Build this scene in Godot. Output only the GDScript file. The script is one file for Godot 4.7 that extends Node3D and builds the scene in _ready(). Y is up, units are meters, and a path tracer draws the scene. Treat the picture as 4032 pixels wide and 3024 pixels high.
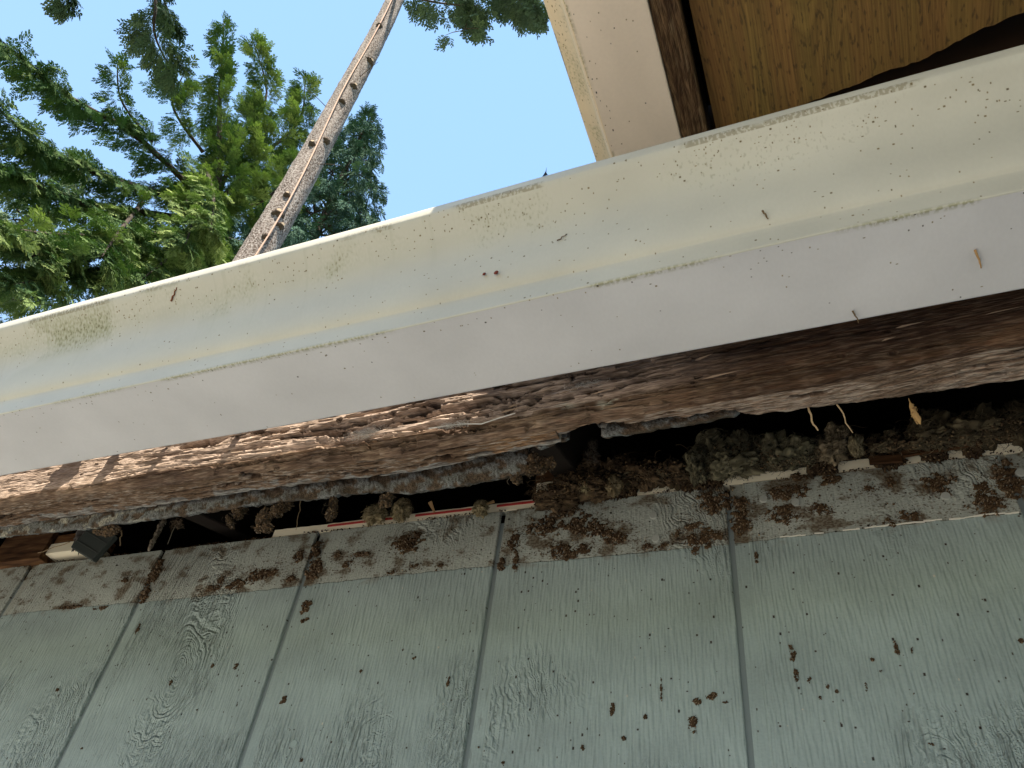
extends Node3D
# A rotted eave seen from below: grooved siding, an open soffit with insulation spilling out, a rotten
# fascia board, a white gutter, the corner of a higher roof, and tall conifers against a blue sky.
# The origin is the camera; y is up, the house wall runs along x, and -z goes into the house.

const WALL_Z := -0.818
const GROUND_Y := -1.62
var rng := RandomNumberGenerator.new()
var used := {}
var mats := {}
var noise_a := FastNoiseLite.new()
var noise_b := FastNoiseLite.new()
var noise_c := FastNoiseLite.new()

# ------------------------------------------------------------------ bookkeeping
func numbered(parent: Node, called: String) -> String:
	var key := str(parent.get_instance_id()) + called
	var n: int = used.get(key, 0)
	used[key] = n + 1
	return called if n == 0 else "%s_%03d" % [called, n]

func thing(called: String, label: String, category: String, at := Vector3.ZERO, group := "") -> Node3D:
	var o := Node3D.new()
	o.name = numbered(self, called)
	add_child(o, true)
	o.position = at
	tag(o, label, category, group)
	return o

func tag(o: Node, label: String, category: String, group := "") -> void:
	o.set_meta("label", label)
	o.set_meta("category", category)
	if group != "":
		o.set_meta("group", group)

func part(called: String, mesh: Mesh, mat: Material, parent: Node) -> MeshInstance3D:
	var o := MeshInstance3D.new()
	o.name = numbered(parent, called)
	o.mesh = mesh
	if mat:
		for s in mesh.get_surface_count():
			if mesh.surface_get_material(s) == null:
				o.set_surface_override_material(s, mat)
	parent.add_child(o, true)
	return o

func stuff(o: Node) -> Node:
	o.set_meta("kind", "stuff")
	return o

func lin(r: float, g: float, b: float) -> Color:
	return Color(r, g, b).linear_to_srgb()

func plain_mat(c: Color, rough := 0.85) -> StandardMaterial3D:
	var m := StandardMaterial3D.new()
	m.albedo_color = c
	m.roughness = rough
	m.metallic_specular = 0.35
	return m

func vert_mat(rough := 0.9) -> StandardMaterial3D:
	var m := StandardMaterial3D.new()
	m.vertex_color_use_as_albedo = true
	m.roughness = rough
	m.metallic_specular = 0.3
	return m

func fnoise(s: int, freq: float, oct := 4, kind := FastNoiseLite.TYPE_SIMPLEX_SMOOTH) -> FastNoiseLite:
	var n := FastNoiseLite.new()
	n.seed = s
	n.noise_type = kind
	n.frequency = freq
	n.fractal_octaves = oct
	n.fractal_type = FastNoiseLite.FRACTAL_FBM if oct > 1 else FastNoiseLite.FRACTAL_NONE
	return n

# noise as bytes, w x h, made at w/sx x h/sy and stretched
func nbytes(s: int, w: int, h: int, freq: float, sx := 1, sy := 1, oct := 4) -> PackedByteArray:
	var im := fnoise(s, freq, oct).get_image(w / sx, h / sy, false, false, true)
	im.convert(Image.FORMAT_L8)
	if sx > 1 or sy > 1:
		im.resize(w, h, Image.INTERPOLATE_CUBIC)
	return im.get_data()

func noise_tex(s: int, freq: float, stops: Array, size := 512, oct := 5) -> NoiseTexture2D:
	var t := NoiseTexture2D.new()
	t.width = size
	t.height = size
	t.seamless = true
	t.noise = fnoise(s, freq, oct)
	if stops.size() > 0:
		var g := Gradient.new()
		var off := PackedFloat32Array()
		var col := PackedColorArray()
		for e in stops:
			off.append(e[0])
			col.append(e[1])
		g.offsets = off
		g.colors = col
		t.color_ramp = g
	return t

# ------------------------------------------------------------------ mesh helpers
# a grid of nu x nv points (index i * nv + j) as a smooth mesh facing «out» (or away from its middle)
func sheet(nu: int, nv: int, p: PackedVector3Array, uv: PackedVector2Array, col: PackedColorArray, out := Vector3.ZERO, wrap_v := false) -> ArrayMesh:
	var n := PackedVector3Array()
	n.resize(nu * nv)
	var mid := Vector3.ZERO
	for q in p:
		mid += q
	mid /= float(p.size())
	var vote := 0.0
	for i in nu:
		var i0 := maxi(i - 1, 0)
		var i1 := mini(i + 1, nu - 1)
		for j in nv:
			var j0 := maxi(j - 1, 0)
			var j1 := mini(j + 1, nv - 1)
			if wrap_v:
				j0 = j - 1 if j > 0 else nv - 2
				j1 = j + 1 if j < nv - 1 else 1
			var k := i * nv + j
			var nn := (p[i1 * nv + j] - p[i0 * nv + j]).cross(p[i * nv + j1] - p[i * nv + j0]).normalized()
			n[k] = nn
			vote += nn.dot(out if out != Vector3.ZERO else (p[k] - mid).normalized())
	var flip := vote < 0.0
	if flip:
		for k in n.size():
			n[k] = -n[k]
	var idx := PackedInt32Array()
	idx.resize((nu - 1) * (nv - 1) * 6)
	var w := 0
	for i in nu - 1:
		for j in nv - 1:
			var a := i * nv + j
			var b := a + nv
			var c := b + 1
			var d := a + 1
			if flip:
				idx[w] = a; idx[w + 1] = b; idx[w + 2] = c; idx[w + 3] = a; idx[w + 4] = c; idx[w + 5] = d
			else:
				idx[w] = a; idx[w + 1] = c; idx[w + 2] = b; idx[w + 3] = a; idx[w + 4] = d; idx[w + 5] = c
			w += 6
	var arr := []
	arr.resize(Mesh.ARRAY_MAX)
	arr[Mesh.ARRAY_VERTEX] = p
	arr[Mesh.ARRAY_NORMAL] = n
	if uv.size() > 0:
		arr[Mesh.ARRAY_TEX_UV] = uv
	if col.size() > 0:
		arr[Mesh.ARRAY_COLOR] = col
	arr[Mesh.ARRAY_INDEX] = idx
	var m := ArrayMesh.new()
	m.add_surface_from_arrays(Mesh.PRIMITIVE_TRIANGLES, arr)
	return m

func new_st() -> SurfaceTool:
	var st := SurfaceTool.new()
	st.begin(Mesh.PRIMITIVE_TRIANGLES)
	st.set_smooth_group(-1)
	return st

# triangle whose front looks along «out»
func tri(st: SurfaceTool, a: Vector3, b: Vector3, c: Vector3, out: Vector3) -> void:
	if (b - a).cross(c - a).dot(out) > 0.0:
		st.add_vertex(a); st.add_vertex(c); st.add_vertex(b)
	else:
		st.add_vertex(a); st.add_vertex(b); st.add_vertex(c)

func quad(st: SurfaceTool, a: Vector3, b: Vector3, c: Vector3, d: Vector3, out: Vector3) -> void:
	tri(st, a, b, c, out)
	tri(st, a, c, d, out)

# box with chamfered edges
func cbox(st: SurfaceTool, at: Vector3, size: Vector3, basis := Basis.IDENTITY, ch := 0.001) -> void:
	var h := size * 0.5
	var v := {}
	for x in [-1, 1]:
		for y in [-1, 1]:
			for z in [-1, 1]:
				var c := Vector3(h.x * x, h.y * y, h.z * z)
				var s := Vector3(x, y, z)
				for a in 3:
					var q := c - s * ch
					q[a] = c[a]
					v[Vector4i(x, y, z, a)] = at + basis * q
	var sg := [-1, 1]
	for a in 3:
		var b := (a + 1) % 3
		var c := (a + 2) % 3
		for s in sg:
			var key := func(sb: int, sc: int) -> Vector4i:
				var k := Vector4i(0, 0, 0, a)
				k[a] = s; k[b] = sb; k[c] = sc
				return k
			var o := Vector3.ZERO
			o[a] = s
			quad(st, v[key.call(-1, -1)], v[key.call(1, -1)], v[key.call(1, 1)], v[key.call(-1, 1)], basis * o)
		for sb in sg:
			for sc in sg:
				var e := []
				for sa in sg:
					var k := Vector4i.ZERO
					k[a] = sa; k[b] = sb; k[c] = sc
					var kb := k
					kb.w = b
					var kc := k
					kc.w = c
					e.append(v[kb]); e.append(v[kc])
				var o := Vector3.ZERO
				o[b] = sb; o[c] = sc
				quad(st, e[0], e[1], e[3], e[2], basis * o)
	for x in sg:
		for y in sg:
			for z in sg:
				tri(st, v[Vector4i(x, y, z, 0)], v[Vector4i(x, y, z, 1)], v[Vector4i(x, y, z, 2)], basis * Vector3(x, y, z))

func done(st: SurfaceTool) -> ArrayMesh:
	st.generate_normals()
	return st.commit()

func box_mesh(at: Vector3, size: Vector3, basis := Basis.IDENTITY, ch := 0.001) -> ArrayMesh:
	var st := new_st()
	cbox(st, at, size, basis, ch)
	return done(st)

# closed tube along points with radii
func tube(pts: PackedVector3Array, rad: PackedFloat32Array, sides := 6, jag := 0.0) -> ArrayMesh:
	var nu := pts.size() + 2
	var nv := sides + 1
	var p := PackedVector3Array()
	var side := Vector3.UP
	for i in nu:
		var k := clampi(i - 1, 0, pts.size() - 1)
		var d := (pts[mini(k + 1, pts.size() - 1)] - pts[maxi(k - 1, 0)]).normalized()
		if absf(d.dot(side)) > 0.95:
			side = Vector3.RIGHT if absf(d.x) < 0.8 else Vector3.FORWARD
		var b1 := d.cross(side).normalized()
		var b2 := d.cross(b1)
		var r := rad[k] if i > 0 and i < nu - 1 else rad[k] * 0.02
		for j in nv:
			var a := TAU * float(j % sides) / sides
			var rr := r * (1.0 + jag * noise_b.get_noise_3d(pts[k].x * 90.0 + cos(a) * 40.0, pts[k].y * 90.0 + sin(a) * 40.0, pts[k].z * 90.0))
			p.append(pts[k] + (b1 * cos(a) + b2 * sin(a)) * rr)
	return sheet(nu, nv, p, PackedVector2Array(), PackedColorArray(), Vector3.ZERO, true)

# lumpy ball: radii along x, y, z and roughness; vertex colours between two tones with pale grit
func lump(c: Vector3, r: Vector3, s: int, rough: float, freq: float, dark: Color, light: Color, nu := 16, nv := 22) -> ArrayMesh:
	var p := PackedVector3Array()
	var col := PackedColorArray()
	for i in nu:
		var t := PI * float(i) / (nu - 1)
		for j in nv:
			var a := TAU * float(j % (nv - 1)) / (nv - 1)
			var d := Vector3(sin(t) * cos(a), cos(t), sin(t) * sin(a))
			var q := d * freq + Vector3(s * 7.13, s * 3.7, 0)
			var k := 1.0 + rough * noise_a.get_noise_3dv(q) * 2.0 + rough * 0.8 * noise_b.get_noise_3dv(q * 3.0)
			p.append(c + d * r * k)
			var m := clampf(0.5 + noise_b.get_noise_3dv(q * 2.2 + Vector3(50, 0, 0)) * 1.6, 0, 1)
			var cc := dark.lerp(light, m * m)
			col.append(cc)
	return sheet(nu, nv, p, PackedVector2Array(), col, Vector3.ZERO, true)

func pebble(s: int) -> ArrayMesh:
	return lump(Vector3.ZERO, Vector3(1, 0.75, 0.85), s, 0.35, 1.3, Color(0.75, 0.75, 0.75), Color(1, 1, 1), 5, 7)

func copies(called: String, mesh: Mesh, xs: Array, cols: Array, mat: Material, parent: Node) -> MultiMeshInstance3D:
	var mm := MultiMesh.new()
	mm.transform_format = MultiMesh.TRANSFORM_3D
	mm.use_colors = true
	mm.mesh = mesh
	mm.instance_count = xs.size()
	for i in xs.size():
		mm.set_instance_transform(i, xs[i])
		mm.set_instance_color(i, cols[i])
	var o := MultiMeshInstance3D.new()
	o.name = numbered(parent, called)
	o.multimesh = mm
	o.material_override = mat
	parent.add_child(o, true)
	stuff(o)
	return o

func rand_basis() -> Basis:
	return Basis(Vector3(rng.randf_range(-1, 1), rng.randf_range(-1, 1), rng.randf_range(-1, 1) + 0.001).normalized(), rng.randf() * TAU)

func wiggle(a: Vector3, b: Vector3, n: int, amp: float) -> PackedVector3Array:
	var p := PackedVector3Array()
	for i in n:
		var t := float(i) / (n - 1)
		var q := a.lerp(b, t)
		var k := amp * sin(PI * t) + amp * 0.2
		p.append(q + Vector3(rng.randf_range(-k, k), rng.randf_range(-k, k), rng.randf_range(-k, k)))
	return p

func radii(n: int, r0: float, r1: float) -> PackedFloat32Array:
	var r := PackedFloat32Array()
	for i in n:
		r.append(lerpf(r0, r1, float(i) / (n - 1)))
	return r
var dirt_spots := [[-0.55, 0.601, 0.0243, 0.0164], [-0.34, 0.603, 0.026, 0.014], [-0.291, 0.599, 0.0226, 0.0164], [-0.265, 0.586, 0.0174, 0.012], [-0.244, 0.573, 0.0147, 0.0104], [-0.321, 0.563, 0.019, 0.0112], [-0.304, 0.554, 0.014, 0.0078], [-0.284, 0.56, 0.0115, 0.0078], [-0.317, 0.622, 0.0246, 0.0085], [-0.383, 0.583, 0.0088, 0.0166], [-0.377, 0.553, 0.0049, 0.0159], [-0.398, 0.548, 0.005, 0.0106], [-0.621, 0.59, 0.0119, 0.0045], [-0.643, 0.577, 0.0105, 0.0052], [-0.663, 0.595, 0.0077, 0.0046], [-0.527, 0.562, 0.011, 0.0025], [-0.563, 0.554, 0.007, 0.0035], [-0.489, 0.558, 0.0053, 0.0025], [-0.706, 0.607, 0.0079, 0.0157], [-0.697, 0.574, 0.012, 0.015],
		[-0.117, 0.61, 0.0204, 0.0161], [-0.086, 0.601, 0.0115, 0.0105], [-0.086, 0.577, 0.0133, 0.0152], [-0.038, 0.58, 0.0178, 0.0144], [0.001, 0.582, 0.0096, 0.0087], [0.012, 0.575, 0.0052, 0.0049], [-0.029, 0.611, 0.0261, 0.0104], [0.021, 0.623, 0.0126, 0.0078], [-0.145, 0.577, 0.0118, 0.0065], [-0.131, 0.557, 0.022, 0.0119], [-0.164, 0.569, 0.0043, 0.0045], [-0.182, 0.552, 0.0065, 0.0044], [-0.202, 0.554, 0.0055, 0.0045], [0.132, 0.6, 0.0174, 0.0121], [0.134, 0.584, 0.0077, 0.0047], [0.095, 0.559, 0.0096, 0.0081], [0.074, 0.554, 0.0071, 0.0058], [0.173, 0.567, 0.018, 0.0159], [0.201, 0.594, 0.013, 0.0257], [0.174, 0.589, 0.0075, 0.007], [0.061, 0.602, 0.0055, 0.005], [0.085, 0.61, 0.0055, 0.0075], [-0.014, 0.632, 0.0131, 0.006],
		[-0.79, 0.575, 0.0278, 0.0094], [-0.831, 0.562, 0.024, 0.0083], [-0.865, 0.57, 0.0065, 0.0095], [-0.875, 0.558, 0.0127, 0.0052], [-0.735, 0.561, 0.0095, 0.0066], [-0.691, 0.574, 0.0094, 0.0161], [-0.689, 0.514, 0.009, 0.0102], [-0.683, 0.491, 0.0058, 0.0036], [-1.012, 0.601, 0.0095, 0.0205], [-1.010, 0.562, 0.0071, 0.013], [-1.088, 0.543, 0.0155, 0.0034], [-1.162, 0.55, 0.0217, 0.0034], [-1.068, 0.592, 0.0075, 0.0048], [-0.735, 0.60, 0.009, 0.012]]

# ------------------------------------------------------------------ camera, sky, sun
func _ready() -> void:
	rng.seed = 4711
	noise_a = fnoise(3, 1.0, 3)
	noise_b = fnoise(9, 1.0, 3)
	noise_c = fnoise(17, 1.0, 2)
	var cam := Camera3D.new()
	cam.name = "camera"
	cam.fov = 52.0
	cam.near = 0.02
	cam.far = 400.0
	cam.basis = Basis.from_euler(Vector3(deg_to_rad(44.03), deg_to_rad(27.52), deg_to_rad(9.583)))
	add_child(cam)
	cam.current = true

	var sky_mat := ProceduralSkyMaterial.new()
	sky_mat.sky_top_color = lin(0.315, 0.550, 0.93)
	sky_mat.sky_horizon_color = lin(0.70, 0.80, 0.98)
	sky_mat.sky_curve = 0.25
	sky_mat.sky_energy_multiplier = 0.75
	sky_mat.ground_bottom_color = lin(0.16, 0.15, 0.11)
	sky_mat.ground_horizon_color = lin(0.30, 0.32, 0.28)
	sky_mat.sun_angle_max = 12.0
	sky_mat.sun_curve = 0.1
	var sky := Sky.new()
	sky.sky_material = sky_mat
	var env := Environment.new()
	env.background_mode = Environment.BG_SKY
	env.sky = sky
	env.ambient_light_source = Environment.AMBIENT_SOURCE_SKY
	env.tonemap_mode = Environment.TONE_MAPPER_LINEAR
	env.tonemap_exposure = 2.6
	env.sdfgi_enabled = true
	env.ssao_enabled = true
	env.ssil_enabled = true
	var we := WorldEnvironment.new()
	we.name = "environment"
	we.environment = env
	add_child(we)

	var sun := DirectionalLight3D.new()
	sun.name = "sun"
	sun.light_color = Color(1.0, 0.95, 0.87)
	sun.light_energy = 1.6
	sun.light_angular_distance = 0.5
	sun.shadow_enabled = true
	add_child(sun)
	sun.look_at_from_position(Vector3(0.156, 1.0, 0.400) * 30.0, Vector3.ZERO, Vector3.FORWARD)

	var t0 := Time.get_ticks_msec()
	build_ground()
	build_house_shell()
	build_wall()
	build_cavity()
	build_fascia()
	build_gutter()
	build_upper_roof()
	build_bare_trunk()
	build_trees()
	build_debris()
	print("built in ", Time.get_ticks_msec() - t0)

# ------------------------------------------------------------------ ground and the parts of the house that close it
func build_ground() -> void:
	var n := 60
	var p := PackedVector3Array()
	var col := PackedColorArray()
	for i in n + 1:
		for j in n + 1:
			var u := (float(i) / n - 0.5) * 2.0
			var v := (float(j) / n - 0.5) * 2.0
			var q := Vector3(signf(u) * absf(pow(absf(u), 2.2)) * 160.0, 0, signf(v) * absf(pow(absf(v), 2.2)) * 160.0)
			q.y = GROUND_Y + noise_a.get_noise_2d(q.x * 0.15, q.z * 0.15) * 0.1 * clampf(q.length() / 8.0, 0.0, 3.0)
			p.append(q)
			var k := clampf(0.5 + noise_b.get_noise_2d(q.x * 0.6, q.z * 0.6), 0, 1)
			var near := clampf(1.0 - q.length() / 14.0, 0, 1)
			var grass := Color(0.07, 0.10, 0.03).lerp(Color(0.13, 0.14, 0.06), k)
			var bounce_ground := Color(0.36, 0.345, 0.32).lerp(Color(0.47, 0.45, 0.42), k)  # unseen pale ground added near the house to bounce light up
			col.append(grass.lerp(bounce_ground, smoothstep(0.25, 0.5, near)))
	var g := part("ground", sheet(n + 1, n + 1, p, PackedVector2Array(), col, Vector3.UP), vert_mat(0.95), self)
	g.set_meta("kind", "structure")

func build_house_shell() -> void:
	var dark := plain_mat(Color(0.10, 0.075, 0.055), 0.95)
	var roof := thing("main_roof", "low sloping roof of the house behind the white gutter, dark underside", "roof", Vector3(0, 0, 0))
	# decking that rises away from the eave
	var st := new_st()
	var x0 := -3.2
	var x1 := 4.2
	var a := 0.30
	var zf := -0.482
	var zb := -5.2
	var yf := 0.735
	var yb := yf + (zf - zb) * a
	var th := 0.03
	quad(st, Vector3(x0, yf, zf), Vector3(x1, yf, zf), Vector3(x1, yb, zb), Vector3(x0, yb, zb), Vector3.DOWN)
	quad(st, Vector3(x0, yf + th, zf), Vector3(x1, yf + th, zf), Vector3(x1, yb + th, zb), Vector3(x0, yb + th, zb), Vector3.UP)
	quad(st, Vector3(x0, yf, zf), Vector3(x1, yf, zf), Vector3(x1, yf + th, zf), Vector3(x0, yf + th, zf), Vector3.BACK)
	part("roof_deck", done(st), dark, roof)
	var sh := plain_mat(Color(0.30, 0.29, 0.28), 0.95)
	for r in 26:
		var z := zf - 0.005 - r * 0.18
		var y := yf + th + (zf - z) * a
		part("shingle_course", box_mesh(Vector3((x0 + x1) * 0.5, y + 0.012, z - 0.1), Vector3(x1 - x0, 0.008, 0.21), Basis(Vector3.RIGHT, -atan(a) * -1.0), 0.001), sh, roof)
	for k in 12:
		var x := -2.75 + k * 0.61
		var r0 := Vector3(x, yf - 0.045, zf - 0.06)
		var dir := Vector3(0, a, -1).normalized()
		part("rafter", box_mesh(r0 + dir * 2.3 + Vector3(0, -0.03, 0), Vector3(0.038, 0.13, 4.5), Basis(Vector3.RIGHT, atan(a)), 0.002), dark, roof)
	var shell := thing("house_body", "side and rear walls of the house below the main roof", "house", Vector3.ZERO)
	var wm := plain_mat(Color(0.55, 0.60, 0.57), 0.8)
	var yh := 3.0
	for x in [x0 + 0.02, x1 - 0.02]:
		var pts := [Vector3(x, GROUND_Y, -0.84), Vector3(x, 0.62, -0.84), Vector3(x, 0.72, zf - 0.05), Vector3(x, yf - 0.01, zf - 0.05), Vector3(x, yb - 0.01, zb), Vector3(x, GROUND_Y, zb)]
		var w := new_st()
		var o := Vector3(signf(x), 0, 0)
		quad(w, pts[0], pts[1], Vector3(x, yb - 0.01 + (0.84 + zb) * a, -0.84), pts[5], o)
		quad(w, pts[1], pts[2], pts[3], Vector3(x, yf + (0.84 + zf) * a, -0.84), o)
		quad(w, Vector3(x, yf + (0.84 + zf) * a, -0.84), pts[4], pts[5], pts[0], o)
		part("side_wall", done(w), wm, shell)
	part("rear_wall", box_mesh(Vector3((x0 + x1) * 0.5, (GROUND_Y + yb) * 0.5, zb), Vector3(x1 - x0, yb - GROUND_Y, 0.1)), wm, shell)
	part("attic_floor", box_mesh(Vector3((x0 + x1) * 0.5, 0.60, (zb - 0.93) * 0.5), Vector3(x1 - x0 - 0.1, 0.02, -zb - 0.93)), dark, shell)

# ------------------------------------------------------------------ siding
func groove_x(k: int) -> float:
	return -0.1006 + 0.3058 * k

func wall_top(x: float) -> float:
	return 0.632 - 0.0115 * x

func paint_line(x: float) -> float:
	return 0.548 + 0.0016 * sin(x * 9.0) + noise_a.get_noise_1d(x * 40.0) * 0.0016

func wall_textures() -> Array:
	var w := 2048
	var h := 768
	var alb := PackedByteArray()
	alb.resize(w * h * 3)
	var hei := PackedByteArray()
	hei.resize(w * h)
	var warp := nbytes(21, w, h, 0.02, 4, 16, 3)      # slow waviness, stretched upright
	var fibre := nbytes(22, w, h, 0.22, 1, 16, 3)     # fine upright fibres
	var blot := nbytes(23, w, h, 0.02, 4, 4, 4)      # broad tone
	var grit := nbytes(24, w, h, 0.16, 1, 1, 4)      # fine dirt
	var stain := nbytes(25, w, h, 0.035, 2, 2, 5)
	var amp := nbytes(26, w, h, 0.012, 4, 8, 2)
	var ring := PackedFloat32Array()
	ring.resize(4096)
	var rn := fnoise(5, 0.11, 3)
	for i in 4096:
		var v := rn.get_noise_1d(i) * 0.5 + 0.5
		ring[i] = pow(clampf(v * 1.5 - 0.25, 0, 1), 0.6)
	# for each plank: middle of the growth rings, and how high they bulge (knots sit at y0)
	var mid := {-5: 0.10, -4: 0.2, -3: 0.15, -2: 0.17, -1: 0.14, 0: 0.155, 1: 0.17, 2: 0.1}
	var knot := {-5: 0.4, -4: 0.1, -3: 0.455, -2: 0.0, -1: 0.455, 0: 0.08, 1: 0.3, 2: 0.3}
	var lean := {-5: 0.2, -4: 0.13, -3: 0.34, -2: 0.12, -1: 0.42, 0: 0.12, 1: 0.2, 2: 0.2}
	var line := PackedFloat32Array()
	line.resize(w)
	for i in w:
		line[i] = paint_line(-1.5 + 1.9 * (i + 0.5) / w)
	# how near each spot of the band is to stuck earth, on a coarse grid
	var near_dirt := PackedFloat32Array()
	near_dirt.resize(256 * 96)
	for gj in 96:
		var gy := 0.66 - 0.46 * (gj * 8.0 + 4.0) / h
		if gy < 0.53:
			continue
		for gi in 256:
			var gx := -1.5 + 1.9 * (gi * 8.0 + 4.0) / w
			var v := 0.0
			for q in dirt_spots:
				var ex: float = (gx - q[0]) / (q[2] + 0.012)
				if absf(ex) < 1.6:
					var ey: float = (gy - q[1]) / (q[3] + (0.012 if gy > q[1] else 0.026))
					v = maxf(v, 1.0 - 0.75 * sqrt(ex * ex + ey * ey))
			near_dirt[gj * 256 + gi] = v
	for j in h:
		var y := 0.66 - 0.46 * (j + 0.5) / h
		for i in w:
			var k := j * w + i
			var x := -1.5 + 1.9 * (i + 0.5) / w
			var pl := int(floorf((x + 0.1006) / 0.3058))
			var xl := x - (-0.1006 + 0.3058 * pl)
			var wr := (warp[k] - 128) * 0.00013 + (stain[k] - 128) * 0.000022
			var dx := xl - (mid[pl] as float) + wr
			var dy := (y - (knot[pl] as float)) * (lean[pl] as float) + wr * 1.5
			var rho := sqrt(dx * dx + dy * dy)
			var rv := ring[int(rho * (4200.0 + 260.0 * pl)) & 4095]
			var bare := y > line[i]
			var am := clampf((amp[k] - 118) / 70.0, 0.05, 1.0)
			var fb := fibre[k] / 255.0
			var hh := 0.55 + (rv - 0.5) * 0.70 * am + (fb - 0.5) * (0.22 + 0.40 * am) * (0.45 if bare else 1.0)
			if xl < 0.0205:
				hh = 0.6 + (fb - 0.5) * 0.12
			var tone := 1.0 + (blot[k] - 128) * 0.0011 + (grit[k] - 128) * 0.0005
			var r := 0.292
			var g := 0.358
			var b := 0.342
			var crev := clampf((0.36 - hh) * 2.0, 0.0, 0.5) + clampf((0.27 - fb) * 5.0, 0.0, 0.5) * am
			if bare:
				r = 0.362; g = 0.390; b = 0.345
				tone += (grit[k] - 128) * 0.0016
				var cl := near_dirt[(j >> 3) * 256 + (i >> 3)]
				var top := clampf((y - 0.60) / 0.035, 0.0, 1.0)
				var lf := clampf((-0.62 - x) / 0.4, 0.0, 1.0)
				var dirt := clampf((stain[k] - 176 + top * 26.0 + lf * 18.0 + cl * 70.0) / 60.0, 0.0, 0.75)
				if xl < 0.022:
					dirt = clampf(dirt + 0.22, 0.0, 0.9)
				var fine := clampf((grit[k] - 182 + (stain[k] - 128) * 0.5 + cl * 55.0) / 24.0, 0.0, 0.85)
				r = lerpf(r, 0.135, dirt); g = lerpf(g, 0.105, dirt); b = lerpf(b, 0.062, dirt)
				r = lerpf(r, 0.072, fine); g = lerpf(g, 0.048, fine); b = lerpf(b, 0.028, fine)
				crev *= 1.3
			else:
				var nearl := clampf((y - line[i] + 0.012) / 0.012, 0.0, 1.0) * clampf((stain[k] - 150) / 60.0, 0.0, 0.5)
				r = lerpf(r, 0.2, nearl); g = lerpf(g, 0.17, nearl); b = lerpf(b, 0.12, nearl)
			r = lerpf(r, 0.10, crev) * tone
			g = lerpf(g, 0.105, crev) * tone
			b = lerpf(b, 0.095, crev) * tone
			hei[k] = int(clampf(hh * 200.0 + (18.0 if not bare else 0.0) + (grit[k] - 128) * (0.05 if bare else 0.02), 0, 255))
			# linear -> sRGB, good enough by a root
			alb[k * 3] = int(255.0 * clampf(1.055 * pow(r, 0.41667) - 0.055, 0, 1))
			alb[k * 3 + 1] = int(255.0 * clampf(1.055 * pow(g, 0.41667) - 0.055, 0, 1))
			alb[k * 3 + 2] = int(255.0 * clampf(1.055 * pow(b, 0.41667) - 0.055, 0, 1))
	var im := Image.create_from_data(w, h, false, Image.FORMAT_RGB8, alb)
	# fly specks and splashed grains
	for s in 2600:
		var up := s < 1700
		var x := rng.randi_range(0, w - 4)
		var y := rng.randi_range(20, 190) if up else rng.randi_range(180, h - 4)
		if up and noise_a.get_noise_2d(x * 0.02, y * 0.02) < -0.05:
			continue
		var c := Color(0.10, 0.08, 0.06).lerp(Color(0.24, 0.17, 0.11), rng.randf() * (1.0 if up else 0.4))
		if rng.randf() < 0.08:
			c = Color(0.72, 0.70, 0.64)
		var sz := 1 if rng.randf() < 0.7 else 2
		im.fill_rect(Rect2i(x, y, sz, sz + (rng.randi_range(0, 3) if not up else rng.randi_range(0, 1))), c)
	var him := Image.create_from_data(w, h, false, Image.FORMAT_L8, hei)
	return [ImageTexture.create_from_image(im), ImageTexture.create_from_image(him)]

func clump_mesh(cx: float, cy: float, rx: float, ry: float, s: int, hgt: float, rust: float) -> ArrayMesh:
	# a ragged crust: a fine grid of heights, dipping under the wall where there is no earth
	var step := clampf(minf(rx, ry) / 6.0, 0.0004, 0.0011)
	var nu := int(rx * 3.0 / step) + 3
	var nv := int(ry * 3.0 / step) + 3
	var p := PackedVector3Array()
	var col := PackedColorArray()
	var hs := PackedFloat32Array()
	var big := 0.012 / maxf(0.006, maxf(rx, ry))
	for i in nu:
		for j in nv:
			var x := cx + (float(i) / (nu - 1) - 0.5) * rx * 3.0
			var y := cy + (float(j) / (nv - 1) - 0.5) * ry * 3.0
			var e := pow((x - cx) / rx, 2.0) + pow((y - cy) / ry, 2.0)
			var n1 := noise_a.get_noise_3d(x * 90.0, y * 110.0, s * 0.37)
			var n2 := noise_b.get_noise_2d(x * 420.0, y * 420.0)
			var n3 := noise_c.get_noise_2d(x * 900.0, y * 900.0)
			var mask := 0.80 - e + 1.9 * n1 + 0.75 * n2 + 0.35 * n3
			if e > 2.0:
				mask = minf(mask, -0.5)
			var hh := minf(mask, 0.7) * hgt * 1.0 + (n2 * 0.5 + n3 * 0.7) * hgt * 0.5
			if mask < 0.0:
				hh = -0.0014
			hs.append(hh)
			p.append(Vector3(x, y, WALL_Z + maxf(hh, -0.0014)))
			var m := clampf(0.5 + 0.9 * n3 + 0.5 * n2, 0, 1)
			var c := Color(0.022, 0.014, 0.009).lerp(Color(0.072, 0.045, 0.025), m)
			c = c.lerp(Color(0.105, 0.066, 0.033), clampf(rust * m * 1.3 + n1 * 0.5, 0, 0.9))
			if n3 > 0.46:
				c = Color(0.30, 0.23, 0.15)
			col.append(c)
	var full := sheet(nu, nv, p, PackedVector2Array(), col, Vector3.BACK)
	var arr := full.surface_get_arrays(0)
	var src: PackedInt32Array = arr[Mesh.ARRAY_INDEX]
	var keep := PackedInt32Array()
	for k in range(0, src.size(), 3):
		if maxf(hs[src[k]], maxf(hs[src[k + 1]], hs[src[k + 2]])) > -0.001:
			keep.append(src[k]); keep.append(src[k + 1]); keep.append(src[k + 2])
	if keep.size() == 0:
		return full
	arr[Mesh.ARRAY_INDEX] = keep
	var m2 := ArrayMesh.new()
	m2.add_surface_from_arrays(Mesh.PRIMITIVE_TRIANGLES, arr)
	return m2

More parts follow.
